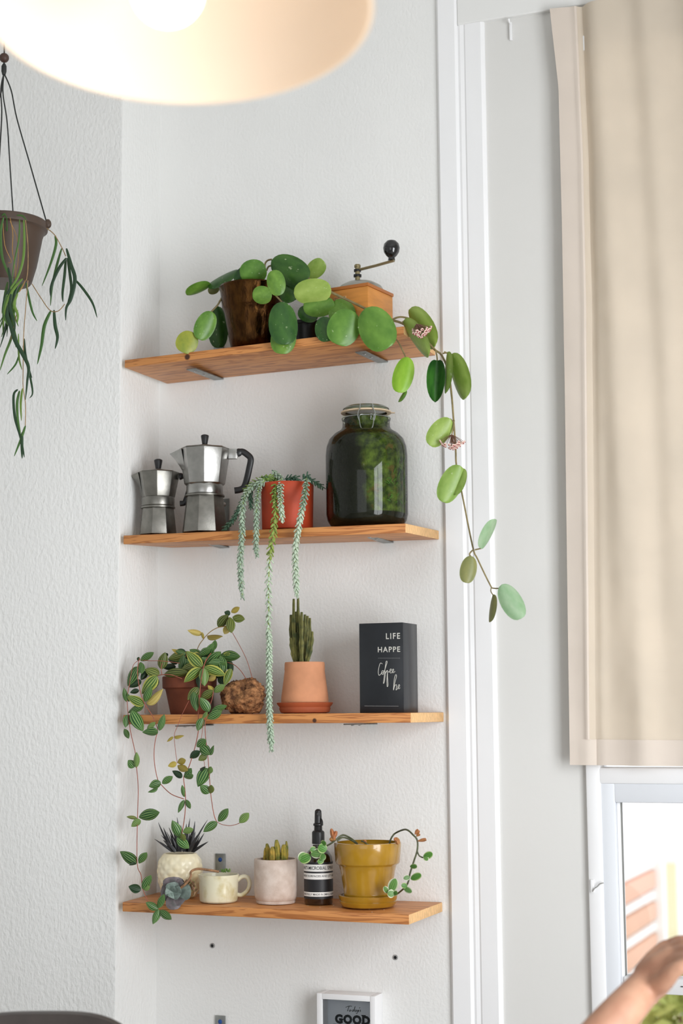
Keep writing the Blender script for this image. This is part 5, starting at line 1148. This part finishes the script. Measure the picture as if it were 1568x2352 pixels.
def onpr(x, yy):
    q = loc_(fr, W(*F2(x, yy), -.0145)); return V((q.x, -.0146, q.z))
strokes(fr, [[(1046, 490), (1070, 482), (1082, 484)], [(1066, 484), (1060, 500), (1056, 512)], [(1072, 505), (1066, 510), (1070, 514), (1077, 508), (1072, 504)], [(1092, 504), (1084, 508), (1085, 514), (1093, 509), (1101, 484), (1094, 512)], [(1108, 504), (1100, 509), (1101, 515), (1109, 508), (1108, 515)], [(1115, 504), (1114, 514), (1123, 505), (1118, 516), (1110, 526), (1106, 522)], [(1128, 490), (1126, 496)], [(1134, 505), (1129, 507), (1133, 512), (1127, 516)]], onpr, .0006, m_ink)
me = text_mesh('GOOD', 1, .065, 0, 1.14); xs = [v.co.x for v in me.vertices]; ys = [v.co.y for v in me.vertices]
p0, p1, p2 = onpr(984, 583), onpr(1188, 588), onpr(1188, 532)
sx, sz = (p1.x - p0.x) / (max(xs) - min(xs)), (p2.z - p1.z) / (max(ys) - min(ys))
for v in me.vertices: v.co = V((p0.x + (v.co.x - min(xs)) * sx, -.0148, p0.z + (v.co.y - min(ys)) * sz))
link('lettering', me, m_ink, fr)
mb = MB()
for (x, yy) in ((1020, 560), (1150, 538), (1150, 582)):
    q = onpr(x, yy); mb.box(q.x - .005, q.x + .005, -.0152, -.0146, q.z - .0012, q.z + .0012)
obj('letter_serif', mb, m_ink, fr)
me = text_mesh('THINGS', 1, .03, 0, 1.0); xs = [v.co.x for v in me.vertices]; ys = [v.co.y for v in me.vertices]
p0, p1 = onpr(975, 640), onpr(1188, 640); sx = (p1.x - p0.x) / (max(xs) - min(xs)); sz = .021 / (max(ys) - min(ys))
for v in me.vertices: v.co = V((p0.x + (v.co.x - min(xs)) * sx, -.0148, p0.z + (v.co.y - min(ys)) * sz))
link('lettering', me, m_ink, fr)

# ---- dark chair whose top edge shows at the lower left corner
top = D(85, 2334, 3.0)
ch = thing('chair', 'dark chair, only its rounded back top showing at lower left', 'chair', (top.x, top.y, 0), YAW)
m_ch = pm('dark_leather', (62, 54, 50), .5, var=.1, vscale=30)
mb = MB(); n = 20
def back(u, v):
    x = (u - .5) * .44; zt2 = top.z - .10 * abs((u - .5) * 2) ** 4; z = .52 + (zt2 - .52) * v
    return (x, .04 * (2 * (u - .5)) ** 2 * -1 + .05 * (v - .5), z)
obj('backrest', MB().grid(back, 24, 12, (0, .03, 0)), m_ch, ch, bevel=.0)
obj('seat', MB().box(-.23, .23, -.45, -.01, .42, .47), m_ch, ch, bevel=.02)
for x in (-.2, .2):
    obj('leg', MB().tube([(x, -.42, .43), (x * 1.05, -.44, 0)], [.018, .013], 12), M_black, ch)
    obj('leg', MB().tube([(x * .95, .03, .60), (x, .01, .43), (x * 1.05, .06, 0)], [.014, .018, .013], 12), M_black, ch)

# ---- person: seated on the floor, raised forearm and hand reaching in at lower right
m_skin = pm('skin', (190, 146, 120), .55, col2=(170, 122, 98), vscale=16, vdetail=5, bump=.06, bscale=140, bdist=.001)
m_skin.node_tree.nodes['Principled BSDF'].inputs['Subsurface Weight'].default_value = .05
m_skin.node_tree.nodes['Principled BSDF'].inputs['Subsurface Radius'].default_value = (.012, .004, .002)
HZ = lambda x, yy, d: D(1240 + x / 3.305, 1640 + yy / 3.305, d)
elbow = D(1150, 2640, 2.62)
shd = elbow + V((-.10, -.16, -.12)); base = V((shd.x - .16, shd.y - .02, 0))
pe = thing('person', 'person low at lower right raising a bare forearm and hand', 'person', (base.x, base.y, 0))
mb = MB()
wr = HZ(812, 2055, 2.80); f1 = HZ(545, 2350, 2.72)
mb.tube(smooth_path([shd, elbow, f1, wr], 6)[6:], [.043, .041, .040, .039, .0375, .036, .035, .0338, .0325, .0315, .031, .031, .031], 16)
mb.tube([shd, shd.lerp(elbow, .5), elbow], [.055, .05, .044], 16)
kn_ = [HZ(1035, 1880, 2.765), HZ(1035, 1830, 2.79), HZ(1010, 1785, 2.82), HZ(970, 1765, 2.85)]    # index .. little
for i, k in enumerate(kn_):
    st = wr.lerp(k, .1) + (HZ(800 + (1.5 - i) * 28, 2045 + (1.5 - i) * 26, 2.80) - HZ(800, 2045, 2.80))
    mb.tube([st, st.lerp(k, .5) , k], [.021, .021, .0155], 12)
mb.tube([wr, wr.lerp(kn_[1], .55), kn_[1]], [.031, .030, .02], 14)
for k, path, r_ in ((kn_[0], [(1130, 1855, 2.73), (1200, 1900, 2.72), (1190, 1960, 2.735)], .0098), (kn_[1], [(1135, 1790, 2.755), (1215, 1820, 2.74), (1225, 1890, 2.75)], .0102), (kn_[2], [(1110, 1735, 2.79), (1195, 1755, 2.775), (1210, 1830, 2.78)], .0096), (kn_[3], [(1060, 1710, 2.83), (1130, 1715, 2.82), (1160, 1770, 2.82)], .0085)):
    pts = smooth_path([k] + [HZ(*p) for p in path], 4); mb.tube(pts, [r_ * (1.45 - .5 * min(1, i * 3 / len(pts)) - .12 * i / len(pts)) for i in range(len(pts))], 12); mb.ball(pts[-1], r_ * .86)
th = smooth_path([HZ(830, 2085, 2.775), HZ(920, 2040, 2.75), HZ(985, 1975, 2.735), HZ(1050, 1930, 2.725), HZ(1110, 1915, 2.72)], 4)
mb.tube(th, [.019 - .0085 * i / len(th) for i in range(len(th))], 12); mb.ball(th[-1], .0105)
# torso, head and folded legs, all below the frame
hip = V((base.x, base.y + .02, .12)); neck = V((base.x, base.y, shd.z + .03))
mb.tube(smooth_path([hip, hip + V((0, -.01, .2)), neck + V((0, .01, -.12)), neck], 4), [.15, .15, .145, .14, .135, .135, .14, .145, .15, .14, .11, .07, .05], 20, ((0, 1, 0), .72))
mb.tube([neck, shd + V((0, 0, -.01))], [.06, .055], 14); o_sh = V((base.x - (shd.x - base.x), shd.y, shd.z)); mb.tube([neck, o_sh], [.06, .055], 14)
oe = o_sh + V((-.05, .10, -.26)); mb.tube([o_sh, oe, oe + V((.10, .20, -.03))], [.05, .042, .033], 12)
for i in range(4): mb.tube([oe + V((.10, .20, -.03)), oe + V((.12 + .015 * i, .27, -.04)), oe + V((.13 + .016 * i, .31, -.05))], [.016, .011, .008], 8)
mb.tube([oe + V((.10, .20, -.03)), oe + V((.16, .24, -.02))], [.014, .009], 8)
hd = neck + V((0, .015, .15)); mb.tube([neck + V((0, 0, -.04)), hd], .048, 12); mb.ball(hd, .1, 20, 14, (.78, .95, 1.12))
mb.ball(hd + V((0, .097, -.02)), .016, 8, 6, (.8, 1, 1.3))
for sx_ in (-1, 1):
    mb.ball(hd + V((sx_ * .078, 0, -.01)), .022, 8, 6, (.4, .8, 1.2))
    kp = hip + V((sx_ * .30, .28, .02)); fp = hip + V((-sx_ * .06, .36, -.07)); mb.tube([hip + V((sx_ * .08, .02, -.02)), kp, fp, fp + V((-sx_ * .12, .05, 0))], [.085, .06, .042, .032], 14)
body = wobj('body', mb, m_skin, pe)
rmod = body.modifiers.new('fuse', 'REMESH'); rmod.mode = 'VOXEL'; rmod.voxel_size = .0042; rmod.use_smooth_shade = True
smod = body.modifiers.new('soften', 'SMOOTH'); smod.iterations = 5; smod.factor = .5
def cloth_tube(name, segs, m):
    mb = MB()
    for pts, rad, fl in segs: mb.tube(pts, rad, 20, fl)
    o = wobj(name, mb, m, pe); r = o.modifiers.new('fuse', 'REMESH'); r.mode = 'VOXEL'; r.voxel_size = .008; r.use_smooth_shade = True; return o
cloth_tube('shirt', [(smooth_path([hip + V((0, 0, .02)), hip + V((0, -.01, .2)), neck + V((0, .01, -.12)), neck + V((0, 0, -.015))], 4), [.162, .162, .157, .152, .147, .147, .152, .157, .162, .152, .122, .082, .066], ((0, 1, 0), .74)), ([neck, shd, shd.lerp(elbow, .4)], [.07, .066, .06], None), ([neck, o_sh, o_sh.lerp(oe, .4)], [.07, .066, .058], None)], pm('grey_cotton', (120, 124, 130), .9))
tr = []
for sx_ in (-1, 1):
    kp = hip + V((sx_ * .30, .28, .02)); fp = hip + V((-sx_ * .06, .36, -.07)); tr.append(([hip + V((sx_ * .08, .02, -.02)), kp, kp.lerp(fp, .85)], [.097, .071, .052], None))
cloth_tube('trousers', tr + [([hip + V((0, 0, -.02)), hip + V((0, 0, .1))], [.155, .158], ((0, 1, 0), .74))], pm('dark_denim', (52, 60, 78), .9))
mb = MB(); mb.ball(hd + V((0, -.018, .022)), .108, 20, 14, (.8, .9, 1.05)); wobj('hair', mb, pm('brown_hair', (60, 42, 30), .6), pe)
for sx_ in (-1, 1): wobj('eye', MB().ball(hd + V((sx_ * .03, .087, .005)), .011, 10, 8), pm('eye_white', (230, 228, 224), .2), pe)
wobj('mouth', MB().ball(hd + V((0, .086, -.058)), .018, 10, 6, (1.2, .5, .4)), pm('lips', (170, 96, 86), .5), pe)

# ---- outside the window: pale ground, slat fence running away, posts, parasol, bush
struct('ground_outside', MB().box(-4, 14, .3, 30, -.5, -.42), pm('pale_paving', (238, 236, 232), .9, var=.1, vscale=2))
Xf = .10
def onx(px, py, X):
    r = ray(px, py); return CAM + r * ((X - CAM.x) / r.x)
fe = thing('slat_fence', 'low salmon and white slatted fence outside the window', 'fence', (Xf, 3.2, -.42))
m_sal = pm('salmon_paint', (238, 190, 164), .8, rnd=.06); m_wh = pm('white_slat', (246, 244, 240), .8)
z = -.42
for i in range(18):
    hgt = .085 if i % 2 == 0 else .05
    obj('slat', MB().box(-.02, .02, -1.4, .62, .02 + (z + .42), .02 + (z + .42) + hgt - .012), m_sal if i % 2 == 0 else m_wh, fe, bevel=.004); z += hgt
obj('fence_post', MB().box(-.05, .05, .62, .72, 0, 1.35), m_wh, fe, bevel=.006); obj('fence_post', MB().box(-.05, .05, -1.5, -1.4, 0, 1.25), m_wh, fe, bevel=.006)
q = D(1541, 2060, 9.0)
po = thing('yellow_post', 'pale yellow post outside behind the fence', 'post', (q.x, q.y, -.42))
obj('pole', MB().tube([(0, 0, 0), (0, 0, q.z + .62)], .034, 14), pm('pale_yellow', (232, 224, 182), .7), po); obj('post_cap', MB().ball((0, 0, q.z + .64), .05, 12, 8), M_gloss, po)
q = D(1572, 2040, 9.6)
pa = thing('blue_parasol', 'folded bright blue parasol outside the window', 'parasol', (q.x, q.y, -.42))
obj('canopy', MB().lathe([(.03, q.z - .30), (.10, q.z - .27), (.13, q.z - .05), (.12, q.z + .02), (.06, q.z + .06), (.01, q.z + .08)], 8), pm('parasol_blue', (40, 140, 214), .7), pa, bevel=.01)
obj('pole', MB().tube([(0, 0, 0), (0, 0, q.z + .12)], .02, 10), pm('navy', (40, 70, 120), .5), pa); obj('foot', MB().lathe([(.2, 0), (.2, .05), (.05, .08)], 20), M_black, pa)
q = D(1552, 2345, 6.2)
bu = thing('bush', 'yellow-green leafy bush outside below the glazing bar', 'bush', (q.x, q.y, -.42))
mb = MB()
for i in range(420):
    d_ = V((random.gauss(0, 1), random.gauss(0, 1), random.gauss(0, 1))).normalized() * random.uniform(.08, .2); c_ = d_ + V((.04, 0, q.z + .44)); r_ = random.uniform(.025, .045)
    a_ = V((random.gauss(0, 1), random.gauss(0, 1), random.gauss(0, 1))).normalized(); b_ = a_.orthogonal().normalized(); n_ = a_.cross(b_) * .004
    mb.add([c_ - a_ * r_, c_ + b_ * r_ * .5 + n_, c_ + a_ * r_, c_ - b_ * r_ * .5 + n_, c_ - n_], [(0, 1, 3), (1, 2, 3), (0, 4, 1), (1, 4, 2), (2, 4, 3), (3, 4, 0)])
obj('foliage', mb, pm('bush_green', (212, 218, 132), .8, rnd=.1, trans=.4), bu)['kind'] = 'stuff'
obj('trunk', MB().tube([(.04, 0, 0), (.04, 0, q.z + .44)], .03, 8), M_brownstem, bu)
